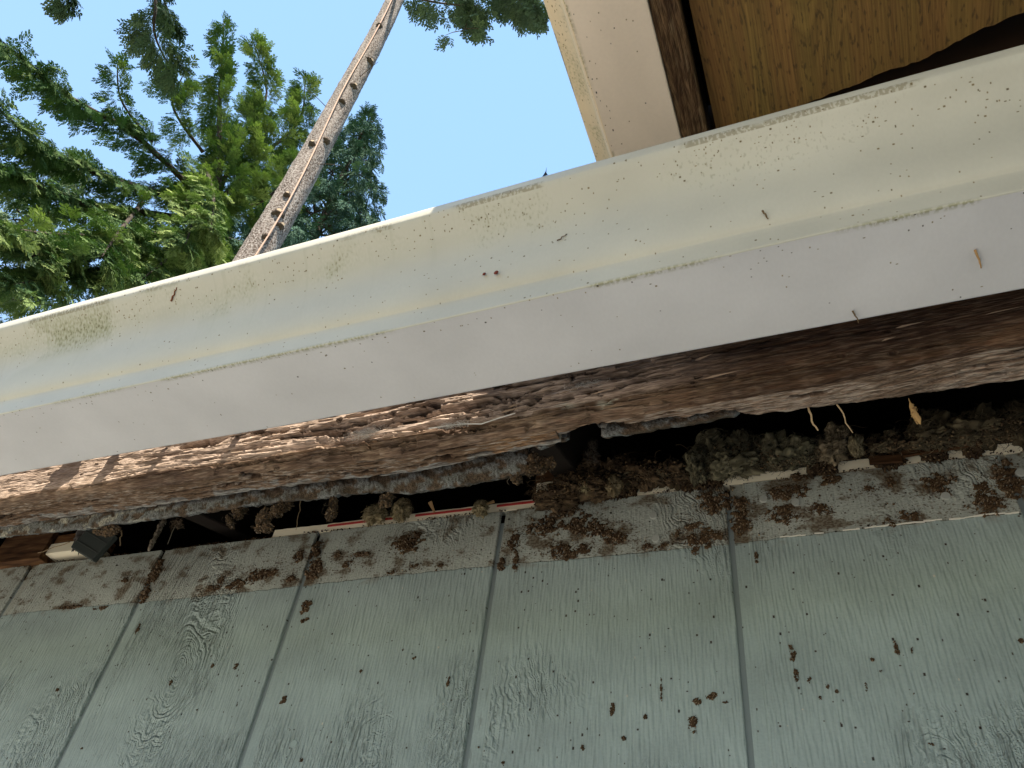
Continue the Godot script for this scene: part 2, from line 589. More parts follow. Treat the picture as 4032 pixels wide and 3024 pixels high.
func build_wall() -> void:
	var tx := wall_textures()
	var m := StandardMaterial3D.new()
	m.albedo_texture = tx[0]
	m.roughness = 0.55
	m.metallic_specular = 0.4
	m.heightmap_enabled = true
	m.heightmap_texture = tx[1]
	m.heightmap_scale = 1.1
	var low := plain_mat(lin(0.292, 0.358, 0.342), 0.6)
	var wall := thing("siding_wall", "sage green grooved plywood siding wall with an unpainted dirty band along its top", "wall", Vector3.ZERO)
	for k in range(-10, 15):
		var g := groove_x(k)
		# across the plank: edge, recessed lap, step, face, edge
		var prof := [[0.0032, -0.0045], [0.0032, -0.0028], [0.0036, -0.0022], [0.0190, -0.0022], [0.0206, -0.0002], [0.0212, 0.0], [0.12, 0.0], [0.21, 0.0], [0.3012, 0.0], [0.3024, -0.0008], [0.3028, -0.0045]]
		var ys := PackedFloat32Array()
		for i in 24:
			ys.append(0.2 + i * 0.0175)
		var mesh := ArrayMesh.new()
		for part_i in 2:
			var st := SurfaceTool.new()
			st.begin(Mesh.PRIMITIVE_TRIANGLES)
			st.set_smooth_group(-1)
			var rows: PackedFloat32Array = ys if part_i == 0 else PackedFloat32Array([GROUND_Y - 0.05, -0.7, 0.2])
			for r in rows.size():
				if r == rows.size() - 1 and part_i == 1:
					break
				for c in prof.size() - 1:
					var q := []
					for e in [[c, r], [c + 1, r], [c + 1, r + 1], [c, r + 1]]:
						var x: float = g + prof[e[0]][0]
						var y: float
						var top := wall_top(x) + noise_b.get_noise_1d(x * 160.0) * 0.0016
						if e[1] >= rows.size():
							y = top
						else:
							y = minf(rows[e[1]], top - 0.004) if part_i == 0 else rows[e[1]]
						q.append(Vector3(x, y, WALL_Z + prof[e[0]][1]))
					var out: Vector3 = Vector3(-(q[1].z - q[0].z), 0, q[1].x - q[0].x)
					for e in [[0, 1, 2], [0, 2, 3]]:
						var tr := [q[e[0]], q[e[1]], q[e[2]]]
						if (tr[1] - tr[0]).cross(tr[2] - tr[0]).dot(out) > 0.0:
							tr = [tr[0], tr[2], tr[1]]
						for v in tr:
							st.set_uv(Vector2((v.x + 1.5) / 1.9, (0.66 - v.y) / 0.46))
							st.add_vertex(v)
			# top edge
			if part_i == 0:
				for c in range(1, prof.size() - 2):
					var xa: float = g + prof[c][0]
					var xb: float = g + prof[c + 1][0]
					var ya := wall_top(xa) + noise_b.get_noise_1d(xa * 160.0) * 0.0016
					var yb := wall_top(xb) + noise_b.get_noise_1d(xb * 160.0) * 0.0016
					for v in [Vector3(xa, ya, WALL_Z + prof[c][1]), Vector3(xb, yb, WALL_Z + prof[c + 1][1]), Vector3(xb, yb, WALL_Z - 0.0045), Vector3(xa, ya, WALL_Z + prof[c][1]), Vector3(xb, yb, WALL_Z - 0.0045), Vector3(xa, ya, WALL_Z - 0.0045)]:
						st.set_uv(Vector2((v.x + 1.5) / 1.9, (0.66 - v.y) / 0.46))
						st.add_vertex(v)
			st.generate_normals()
			st.commit(mesh)
			mesh.surface_set_material(part_i, m if part_i == 0 else low)
		part("plank", mesh, null, wall)
	part("sheathing", box_mesh(Vector3(0.45, -0.50, WALL_Z - 0.0103), Vector3(7.6, 2.24, 0.012)), plain_mat(lin(0.20, 0.24, 0.24), 0.8), wall)

	# torn ridge of white paint and caulk at the right of the paint line
	var rid := new_st()
	var x := -0.045
	while x < 0.32:
		var ln := rng.randf_range(0.003, 0.011)
		if rng.randf() < 0.85:
			var y0 := paint_line(x) + rng.randf_range(-0.0004, 0.0008)
			var th := rng.randf_range(0.0005, 0.0021) * clampf((x + 0.06) / 0.12, 0.25, 1.0)
			cbox(rid, Vector3(x + ln * 0.5, y0 + th * 0.3, WALL_Z + 0.0011), Vector3(ln * 1.05, th, 0.0022), Basis(Vector3.BACK, rng.randf_range(-0.09, 0.09)), 0.0003)
		x += ln * 0.95
	part("torn_paint_ridge", done(rid), plain_mat(lin(0.62, 0.60, 0.52), 0.7), wall)

	# nail heads
	var nm := plain_mat(lin(0.36, 0.375, 0.34), 0.6)
	for q in [[-0.194, 0.599], [-0.058, 0.605], [-0.022, 0.595], [0.136, 0.580], [-0.191, 0.564], [0.215, 0.60], [-0.639, 0.324]]:
		var c := CylinderMesh.new()
		c.top_radius = 0.0046
		c.bottom_radius = 0.0052
		c.height = 0.0026
		c.radial_segments = 20
		c.rings = 1
		var o := part("nail_head", c, nm if q[1] > 0.5 else low, wall)
		o.position = Vector3(q[0], q[1], WALL_Z + (0.0014 if q[1] > 0.5 else -0.0006))
		o.rotation_degrees = Vector3(90, 0, 0)

	# earth and frass stuck to the wall
	var dm := vert_mat(0.97)
	var n := 0
	for q in dirt_spots:
		n += 1
		part("dirt_clump", clump_mesh(q[0], q[1], q[2], q[3], n, 0.0026 + 0.08 * minf(q[2], q[3]), 0.5 if q[0] > -0.2 else 0.15), dm, wall)
	var small := [[-0.149, 0.359, 0.0041, 0.0037], [-0.134, 0.363, 0.0053, 0.0034], [-0.154, 0.336, 0.0042, 0.0082], [-0.187, 0.373, 0.0013, 0.0114], [-0.049, 0.406, 0.0027, 0.0088], [-0.048, 0.382, 0.002, 0.0061], [-0.036, 0.376, 0.0029, 0.0048], [-0.02, 0.37, 0.0015, 0.0024], [-0.012, 0.364, 0.0015, 0.0019], [0.016, 0.366, 0.0019, 0.0041], [0.032, 0.382, 0.0027, 0.0019], [0.05, 0.405, 0.0021, 0.0061], [0.064, 0.402, 0.0012, 0.0031], [0.059, 0.395, 0.0014, 0.0017], [0.159, 0.406, 0.0025, 0.003], [-0.142, 0.542, 0.0047, 0.0052], [-0.074, 0.525, 0.0023, 0.0062], [-0.241, 0.355, 0.0026, 0.0063], [-0.204, 0.345, 0.002, 0.0032], [-0.271, 0.315, 0.0023, 0.0028], [-0.121, 0.357, 0.0026, 0.0012], [-0.227, 0.323, 0.0025, 0.0021], [0.056, 0.359, 0.002, 0.0016], [0.061, 0.312, 0.0023, 0.0014], [-0.029, 0.359, 0.0015, 0.0028], [0.026, 0.395, 0.0017, 0.0019],
		[-0.989, 0.499, 0.0038, 0.0071], [-0.773, 0.429, 0.0032, 0.0051], [-0.813, 0.432, 0.0033, 0.0027], [-0.877, 0.411, 0.0021, 0.0034], [-1.09, 0.409, 0.0031, 0.0023], [-0.676, 0.379, 0.004, 0.0046], [-0.81, 0.371, 0.0028, 0.0016], [-0.497, 0.426, 0.0023, 0.0022], [-0.516, 0.438, 0.0017, 0.0019], [-0.57, 0.413, 0.0021, 0.0019], [-0.444, 0.394, 0.0016, 0.0058], [-0.392, 0.317, 0.0017, 0.0015], [-0.36, 0.298, 0.0019, 0.0048], [-0.621, 0.305, 0.0033, 0.0025], [-0.985, 0.324, 0.0021, 0.0015]]
	for q in small:
		n += 1
		part("dirt_speck", clump_mesh(q[0], q[1], q[2] * 1.15, q[3] * 1.1, n, 0.0022, 0.1), dm, wall)
	# loose crumbs round the clumps and along the band
	var xs := []
	var cols := []
	var tones := [Color(0.04, 0.025, 0.015), Color(0.075, 0.045, 0.024), Color(0.12, 0.068, 0.03), Color(0.03, 0.022, 0.015), Color(0.38, 0.29, 0.17)]
	for i in 2600:
		var px: float
		var py: float
		if i < 1900:
			var q = dirt_spots[rng.randi() % dirt_spots.size()]
			px = q[0] + rng.randfn(0.0, q[2] * 0.75 + 0.004)
			py = q[1] + rng.randfn(0.0, q[3] * 0.75 + 0.003)
		else:
			px = rng.randf_range(-1.45, 0.3)
			py = lerpf(0.548, wall_top(px), pow(rng.randf(), 0.7))
			if noise_a.get_noise_2d(px * 22.0, py * 22.0) < 0.0:
				continue
		if py < paint_line(px) or py > wall_top(px):
			continue
		var sc := rng.randf_range(0.0004, 0.0010) * (1.9 if rng.randf() < 0.05 else 1.0)
		xs.append(Transform3D(rand_basis().scaled(Vector3(sc, sc, sc)), Vector3(px, py, WALL_Z + 0.0003)))
		cols.append(tones[4] if rng.randf() < 0.06 else tones[rng.randi() % 4])
	for i in 1500:
		var px := rng.randf_range(-1.45, 0.32)
		var th := 0.35 + noise_a.get_noise_1d(px * 11.0) * 1.2
		if rng.randf() > th:
			continue
		var sc := rng.randf_range(0.0005, 0.0015)
		xs.append(Transform3D(rand_basis().scaled(Vector3(sc, sc, sc)), Vector3(px, wall_top(px) + rng.randf_range(-0.001, 0.0032), WALL_Z - rng.randf_range(-0.0012, 0.001))))
		cols.append(tones[4] if rng.randf() < 0.08 else tones[rng.randi() % 4])
	copies("dirt_crumbs", pebble(2), xs, cols, vert_mat(0.95), wall)

# ------------------------------------------------------------------ open soffit
func tuft(parent: Node, c: Vector3, r: Vector3, s: int, dark: Color, light: Color, fibres: int, called := "tuft") -> void:
	part(called, lump(c, r * 0.9, s, 0.46, 1.15, dark, light, 30, 40), mats.fluff, parent)
	var tr := RandomNumberGenerator.new()
	tr.seed = s + 5
	for i in 5:
		var d := Vector3(tr.randfn(), tr.randfn(), tr.randfn()).normalized()
		var k := tr.randf_range(0.25, 0.5)
		part(called, lump(c + d * r * 0.8, Vector3(r.x * k * tr.randf_range(0.7, 1.5), r.y * k, r.z * k), s + i * 7, 0.35, 1.7, dark, light, 14, 20), mats.fluff, parent)
	if fibres == 0:
		return
	var xs := []
	var cols := []
	for i in fibres * 4:
		var d := Vector3(rng.randfn(), rng.randfn(), rng.randfn()).normalized()
		var sc := rng.randf_range(0.5, 1.4) * 0.0095 * clampf(r.x / 0.014, 0.6, 1.3)
		xs.append(Transform3D(rand_basis().scaled(Vector3.ONE * sc), c + d * r * rng.randf_range(0.78, 1.18)))
		cols.append(dark.lerp(light, rng.randf_range(0.2, 1.3)))
	copies("loose_fibres", mats.fibre_mesh, xs, cols, mats.fluff, parent)

func fibre_strand() -> ArrayMesh:
	var p := PackedVector3Array()
	for i in 7:
		var t := float(i) / 6.0
		p.append(Vector3(t - 0.5, 0.28 * sin(t * 3.0), 0.2 * sin(t * 5.0 + 1.0)))
	return tube(p, radii(7, 0.020, 0.008), 3)

func grit(parent: Node, c: Vector3, r: Vector3, n: int, sc0: float, sc1: float, tones: Array, called := "crumbs") -> void:
	var xs := []
	var cols := []
	for i in n:
		var d := Vector3(rng.randfn(), rng.randfn(), rng.randfn()).normalized() * pow(rng.randf(), 0.33)
		var sc := rng.randf_range(sc0, sc1)
		xs.append(Transform3D(rand_basis().scaled(Vector3(sc, sc * rng.randf_range(0.5, 1.0), sc * rng.randf_range(0.5, 1.6))), c + d * r))
		cols.append(tones[rng.randi() % tones.size()])
	copies(called, mats.pebble, xs, cols, mats.crumb, parent)

func build_cavity() -> void:
	mats.fluff = vert_mat(1.0)
	mats.crumb = vert_mat(0.95)
	mats.fibre_mesh = fibre_strand()
	mats.pebble = pebble(5)
	var cream := plain_mat(lin(0.88, 0.81, 0.62), 0.7)
	# old painted board standing behind the siding, its edge above the siding cream with a red stripe
	var board := thing("backing_board", "cream painted board edge with a red stripe showing above the siding", "board", Vector3.ZERO)
	var segs := [[-0.80, -0.335, 0.0, true], [-0.225, 0.0, 0.0, false], [0.0, 0.081, 0.002, false], [0.081, 0.42, 0.0, false]]
	for s in segs:
		var st := new_st()
		var x: float = s[0]
		while x < s[1] - 0.001:
			var xn := minf(x + 0.012, s[1])
			var yt: float = wall_top(x) + 0.0150 + s[2] + noise_b.get_noise_1d(x * 70.0) * 0.0012
			var yt2: float = wall_top(xn) + 0.0150 + s[2] + noise_b.get_noise_1d(xn * 70.0) * 0.0012
			var zf := WALL_Z - 0.0012
			quad(st, Vector3(x, wall_top(x) + 0.002, zf), Vector3(xn, wall_top(xn) + 0.002, zf), Vector3(xn, yt2, zf), Vector3(x, yt, zf), Vector3.BACK)
			quad(st, Vector3(x, yt, zf), Vector3(xn, yt2, zf), Vector3(xn, yt2, zf - 0.012), Vector3(x, yt, zf - 0.012), Vector3.UP)
			quad(st, Vector3(x, wall_top(x) + 0.002, zf), Vector3(xn, wall_top(xn) + 0.002, zf), Vector3(xn, wall_top(xn) + 0.002, zf - 0.012), Vector3(x, wall_top(x) + 0.002, zf - 0.012), Vector3.DOWN)
			x = xn
		part("cream_edge", done(st), cream, board)
	var red := plain_mat(lin(0.46, 0.05, 0.045), 0.6)
	for q in [[-0.70, -0.62], [-0.615, -0.585], [-0.548, -0.445], [-0.418, -0.335]]:
		var st := new_st()
		var y0 := wall_top(q[0])
		var y1 := wall_top(q[1])
		var zf := WALL_Z - 0.0004
		quad(st, Vector3(q[0], y0 + 0.0088, zf), Vector3(q[1], y1 + 0.0088, zf), Vector3(q[1], y1 + 0.0126, zf), Vector3(q[0], y0 + 0.0126, zf), Vector3.BACK)
		quad(st, Vector3(q[0], y0 + 0.0088, zf), Vector3(q[1], y1 + 0.0088, zf), Vector3(q[1], y1 + 0.0088, zf - 0.0006), Vector3(q[0], y0 + 0.0088, zf - 0.0006), Vector3.DOWN)
		part("red_stripe", done(st), red, board)
	# top plate far back in the dark
	part("wall_plate", box_mesh(Vector3(0.4, 0.62, -0.885), Vector3(7.4, 0.06, 0.088)), plain_mat(Color(0.16, 0.12, 0.09), 0.95), board)

	var brown := wood_mat(Color(0.27, 0.18, 0.11), Color(0.38, 0.27, 0.17), 61)
	var r1 := thing("rafter_block", "short brown wood block with a cream painted lower edge beside the brown nest", "wood block", Vector3(-0.33, 0.66, -0.80))
	part("block", box_mesh(Vector3(0, 0.012, -0.03), Vector3(0.050, 0.075, 0.06)), brown, r1)
	part("cream_band", box_mesh(Vector3(0.001, -0.007, 0.0006), Vector3(0.046, 0.018, 0.0022), Basis.IDENTITY, 0.0004), cream, r1)
	var r2 := thing("rafter_block", "wide brown board end at the left edge of the dark opening", "wood block", Vector3(-1.33, 0.67, -0.80))
	part("block", box_mesh(Vector3(-0.02, 0.035, -0.03), Vector3(0.125, 0.115, 0.06)), brown, r2)
	part("block", box_mesh(Vector3(0.09, 0.022, -0.035), Vector3(0.095, 0.018, 0.05)), wood_mat(Color(0.40, 0.27, 0.16), Color(0.52, 0.37, 0.23), 62), r2)
	part("cream_band", box_mesh(Vector3(0.09, 0.0, -0.032), Vector3(0.095, 0.022, 0.05)), cream, r2)
	var sc := thing("siding_scrap", "grey green scrap of grooved siding wedged in the dark opening", "siding scrap", Vector3(-1.155, 0.658, -0.792))
	var sb := Basis(Vector3.BACK, -0.42) * Basis(Vector3.UP, 0.25)
	part("panel", box_mesh(Vector3.ZERO, Vector3(0.058, 0.052, 0.012), sb), plain_mat(lin(0.055, 0.064, 0.058), 0.85), sc)
	for k in 2:
		part("groove", box_mesh(sb * Vector3(0, -0.012 + k * 0.02, 0.0061), Vector3(0.056, 0.0022, 0.0012), sb, 0.0002), plain_mat(lin(0.05, 0.055, 0.05), 0.9), sc)
	part("torn_edge", lump(Vector3(-0.03, 0.018, 0.004), Vector3(0.014, 0.024, 0.008), 12, 0.6, 2.4, Color(0.05, 0.045, 0.04), Color(0.17, 0.16, 0.15)), vert_mat(), sc)

	# insulation
	var gd := Color(0.050, 0.046, 0.028)
	var gl := Color(0.17, 0.155, 0.10)
	var h1 := thing("insulation", "large grey green heap of insulation right of the brown nest", "insulation", Vector3.ZERO)
	for q in [[-0.110, 0.672, -0.80, 0.024, 0.032], [-0.132, 0.652, -0.795, 0.014, 0.02], [-0.075, 0.668, -0.80, 0.022, 0.027], [-0.085, 0.645, -0.79, 0.03, 0.016], [-0.036, 0.656, -0.795, 0.022, 0.021], [-0.052, 0.683, -0.83, 0.02, 0.02], [-0.01, 0.648, -0.79, 0.02, 0.014]]:
		tuft(h1, Vector3(q[0], q[1], q[2]), Vector3(q[3], q[4], 0.02), int(absf(q[0]) * 1000.0), gd, gl, 110)
	grit(h1, Vector3(-0.08, 0.65, -0.785), Vector3(0.07, 0.02, 0.015), 260, 0.0006, 0.0016, [Color(0.07, 0.045, 0.025), Color(0.14, 0.10, 0.05), Color(0.03, 0.024, 0.016)])
	var h2 := thing("insulation", "tan grey knot of insulation standing up in the middle of the right gap", "insulation", Vector3.ZERO)
	for q in [[0.030, 0.647, -0.79, 0.016, 0.017], [0.042, 0.663, -0.79, 0.009, 0.012], [0.033, 0.668, -0.785, 0.006, 0.007], [0.012, 0.655, -0.80, 0.012, 0.012]]:
		tuft(h2, Vector3(q[0], q[1], q[2]), Vector3(q[3], q[4], 0.013), int(q[0] * 3000.0), Color(0.08, 0.066, 0.042), Color(0.25, 0.20, 0.13), 70)
	var h2b := thing("insulation", "pale wedge of insulation leaning right beside the tan curl", "insulation", Vector3.ZERO)
	tuft(h2b, Vector3(0.056, 0.643, -0.786), Vector3(0.0075, 0.0145, 0.008), 77, Color(0.12, 0.10, 0.06), Color(0.27, 0.23, 0.14), 60)
	var h3 := thing("insulation", "dark brown insulation heap under the right end of the rotten board", "insulation", Vector3.ZERO)
	for q in [[0.150, 0.672, -0.82, 0.028, 0.03], [0.195, 0.668, -0.82, 0.03, 0.026], [0.135, 0.650, -0.80, 0.024, 0.014], [0.24, 0.665, -0.82, 0.03, 0.03], [0.180, 0.650, -0.80, 0.03, 0.014], [0.29, 0.66, -0.82, 0.03, 0.03]]:
		tuft(h3, Vector3(q[0], q[1], q[2]), Vector3(q[3], q[4], 0.02), int(q[0] * 2100.0), Color(0.045, 0.036, 0.022), Color(0.14, 0.115, 0.07), 110)
	for q in [[-0.604, 0.644, 0.0155, 0.0135, "left of the two yellowish insulation tufts hanging over the red stripe", 31], [-0.560, 0.646, 0.0125, 0.0165, "curled yellowish insulation tuft with a swirl, beside the hanging dirt clump", 32], [-0.432, 0.631, 0.0098, 0.0100, "small round insulation tuft in the middle of the red striped edge", 33]]:
		var t := thing("insulation_tuft", q[4], "insulation", Vector3(q[0], q[1] - q[3], -0.80), "insulation tufts")
		tuft(t, Vector3(0, q[3], 0), Vector3(q[2], q[3], 0.009), q[5], Color(0.13, 0.105, 0.055), Color(0.36, 0.30, 0.18), 150)
	var h4 := thing("insulation", "dark insulation deep behind the red striped edge", "insulation", Vector3.ZERO)
	for q in [[-0.52, 0.664, -0.88, 0.05, 0.02], [-0.45, 0.660, -0.88, 0.05, 0.018], [-0.62, 0.666, -0.88, 0.05, 0.016]]:
		tuft(h4, Vector3(q[0], q[1], q[2]), Vector3(q[3], q[4], 0.03), int(-q[0] * 900.0), Color(0.04, 0.035, 0.02), Color(0.12, 0.105, 0.06), 120)
	var nest := thing("debris_nest", "brown nest of dirt, dust and fibre packed round the wood block", "nest", Vector3.ZERO)
	var nd := Color(0.035, 0.024, 0.015)
	var nl := Color(0.13, 0.088, 0.05)
	for q in [[-0.342, 0.704, -0.80, 0.019, 0.022], [-0.312, 0.705, -0.80, 0.016, 0.022], [-0.275, 0.660, -0.80, 0.026, 0.022], [-0.232, 0.660, -0.80, 0.022, 0.024], [-0.196, 0.650, -0.80, 0.022, 0.016], [-0.165, 0.648, -0.80, 0.02, 0.014], [-0.300, 0.640, -0.79, 0.02, 0.016], [-0.262, 0.633, -0.79, 0.024, 0.014], [-0.318, 0.628, -0.795, 0.03, 0.012], [-0.285, 0.690, -0.815, 0.016, 0.02]]:
		tuft(nest, Vector3(q[0], q[1], q[2]), Vector3(q[3], q[4], 0.017), int(-q[0] * 1700.0), nd, nl, 60, "dirt_lump")
		grit(nest, Vector3(q[0], q[1], q[2] + 0.006), Vector3(q[3] * 1.1, q[4] * 1.1, 0.018), 200, 0.0006, 0.0018, [Color(0.05, 0.032, 0.018), Color(0.11, 0.068, 0.035), Color(0.2, 0.13, 0.07), Color(0.03, 0.022, 0.015)])
	tuft(nest, Vector3(-0.238, 0.629, -0.785), Vector3(0.009, 0.0145, 0.008), 88, Color(0.13, 0.10, 0.055), Color(0.3, 0.24, 0.14), 60)
	tuft(nest, Vector3(-0.272, 0.631, -0.785), Vector3(0.012, 0.009, 0.008), 89, Color(0.12, 0.10, 0.055), Color(0.28, 0.24, 0.14), 60)
	var nr := RandomNumberGenerator.new()
	nr.seed = 99
	for i in 90:
		var x := nr.randf_range(-0.345, 0.33)
		var own: Node3D = nest if x < -0.15 else (h1 if x < 0.06 else h3)
		var hgt := nr.randf() * nr.randf()
		var y := wall_top(x) + 0.006 + hgt * 0.045
		var rr := nr.randf_range(0.003, 0.009)
		var br_d := Color(0.022, 0.016, 0.010).lerp(Color(0.045, 0.04, 0.026), nr.randf())
		var br_l := Color(0.10, 0.066, 0.036).lerp(Color(0.17, 0.145, 0.09), nr.randf())
		part("dirt_lump", lump(Vector3(x, y, -0.792 - hgt * 0.02), Vector3(rr * nr.randf_range(0.8, 2.2), rr * nr.randf_range(0.6, 1.1), rr), 300 + i, 0.5, 1.9, br_d, br_l, 14, 20), mats.fluff, own)
	for q in [[-0.335, -0.215], [-0.152, -0.105], [0.002, 0.033], [0.083, 0.105], [0.131, 0.149], [0.173, 0.184], [0.236, 0.27]]:
		var x: float = q[0]
		while x < q[1]:
			var rr := nr.randf_range(0.004, 0.0075)
			var own: Node3D = nest if x < -0.15 else (h1 if x < 0.06 else h3)
			part("dirt_lump", lump(Vector3(x, wall_top(x) + 0.008, WALL_Z - 0.001), Vector3(rr * 1.3, 0.0105 * nr.randf_range(0.8, 1.15), 0.007), int(x * 5000.0), 0.5, 2.0, Color(0.02, 0.014, 0.009), Color(0.085, 0.055, 0.03), 14, 20), mats.fluff, own)
			grit(own, Vector3(x, wall_top(x) + 0.007, WALL_Z + 0.003), Vector3(rr * 1.4, 0.011, 0.006), 40, 0.0005, 0.0015, [Color(0.045, 0.03, 0.018), Color(0.10, 0.064, 0.034), Color(0.2, 0.14, 0.08)])
			x += rr * 1.5
	for own in [[nest, -0.36, -0.15], [h1, -0.15, 0.06], [h3, 0.06, 0.33]]:
		var xs := []
		var cols := []
		for i in 420:
			var x := nr.randf_range(own[1], own[2])
			var fs := nr.randf_range(0.008, 0.026)
			xs.append(Transform3D(rand_basis().scaled(Vector3(fs, fs * 0.7, fs * 0.7)), Vector3(x, wall_top(x) + 0.003 + nr.randf() * nr.randf() * 0.05, -0.786 - nr.randf() * 0.02)))
			cols.append(Color(0.05, 0.034, 0.02).lerp(Color(0.26, 0.19, 0.11), nr.randf() * nr.randf()))
		copies("tangled_fibres", mats.fibre_mesh, xs, cols, mats.fluff, own[0])
		grit(own[0], Vector3((own[1] + own[2]) * 0.5, wall_top((own[1] + own[2]) * 0.5) + 0.010, -0.790), Vector3((own[2] - own[1]) * 0.5, 0.014, 0.014), 420, 0.0005, 0.0016, [Color(0.045, 0.03, 0.018), Color(0.10, 0.064, 0.034), Color(0.2, 0.14, 0.08), Color(0.025, 0.018, 0.012)])
	var br := thing("wood_strip", "thin brown strip of wood on top of the siding below the right insulation heap", "wood strip", Vector3.ZERO)
	part("strip", box_mesh(Vector3(0.145, 0.640, -0.805), Vector3(0.085, 0.012, 0.004), Basis(Vector3.BACK, 0.05)), wood_mat(Color(0.22, 0.14, 0.07), Color(0.30, 0.20, 0.11), 64), br)
	part("strip", box_mesh(Vector3(0.085, 0.632, -0.805), Vector3(0.036, 0.012, 0.004), Basis(Vector3.BACK, -0.08)), wood_mat(Color(0.20, 0.13, 0.07), Color(0.28, 0.19, 0.11), 65), br)

func grain_mat(s: int, sc := Vector3(3, 70, 70)) -> StandardMaterial3D:
	var m := vert_mat(0.92)
	m.albedo_texture = noise_tex(s, 0.03, [[0.0, Color(0.45, 0.42, 0.40)], [0.38, Color(0.70, 0.68, 0.66)], [0.6, Color(0.97, 0.96, 0.95)], [1.0, Color(1, 1, 1)]], 512, 5)
	m.heightmap_enabled = true
	m.heightmap_texture = noise_tex(s, 0.03, [], 512, 5)
	m.heightmap_scale = 0.06
	m.uv1_triplanar = true
	m.uv1_scale = sc
	return m

func wood_mat(a: Color, b: Color, s: int, along := 0) -> StandardMaterial3D:
	var m := StandardMaterial3D.new()
	m.albedo_texture = noise_tex(s, 0.02, [[0.0, a.darkened(0.5)], [0.35, a], [0.7, b], [1.0, b.lightened(0.15)]], 256, 5)
	m.uv1_triplanar = true
	m.uv1_scale = [Vector3(2, 14, 14), Vector3(14, 2, 14), Vector3(14, 14, 2)][along]
	m.roughness = 0.9
	m.metallic_specular = 0.3
	return m

# ------------------------------------------------------------------ the rotten board
func key_lerp(x: float, keys: Array) -> float:
	if x <= keys[0][0]:
		return keys[0][1]
	for i in keys.size() - 1:
		if x < keys[i + 1][0]:
			return lerpf(keys[i][1], keys[i + 1][1], smoothstep(keys[i][0], keys[i + 1][0], x))
	return keys[-1][1]

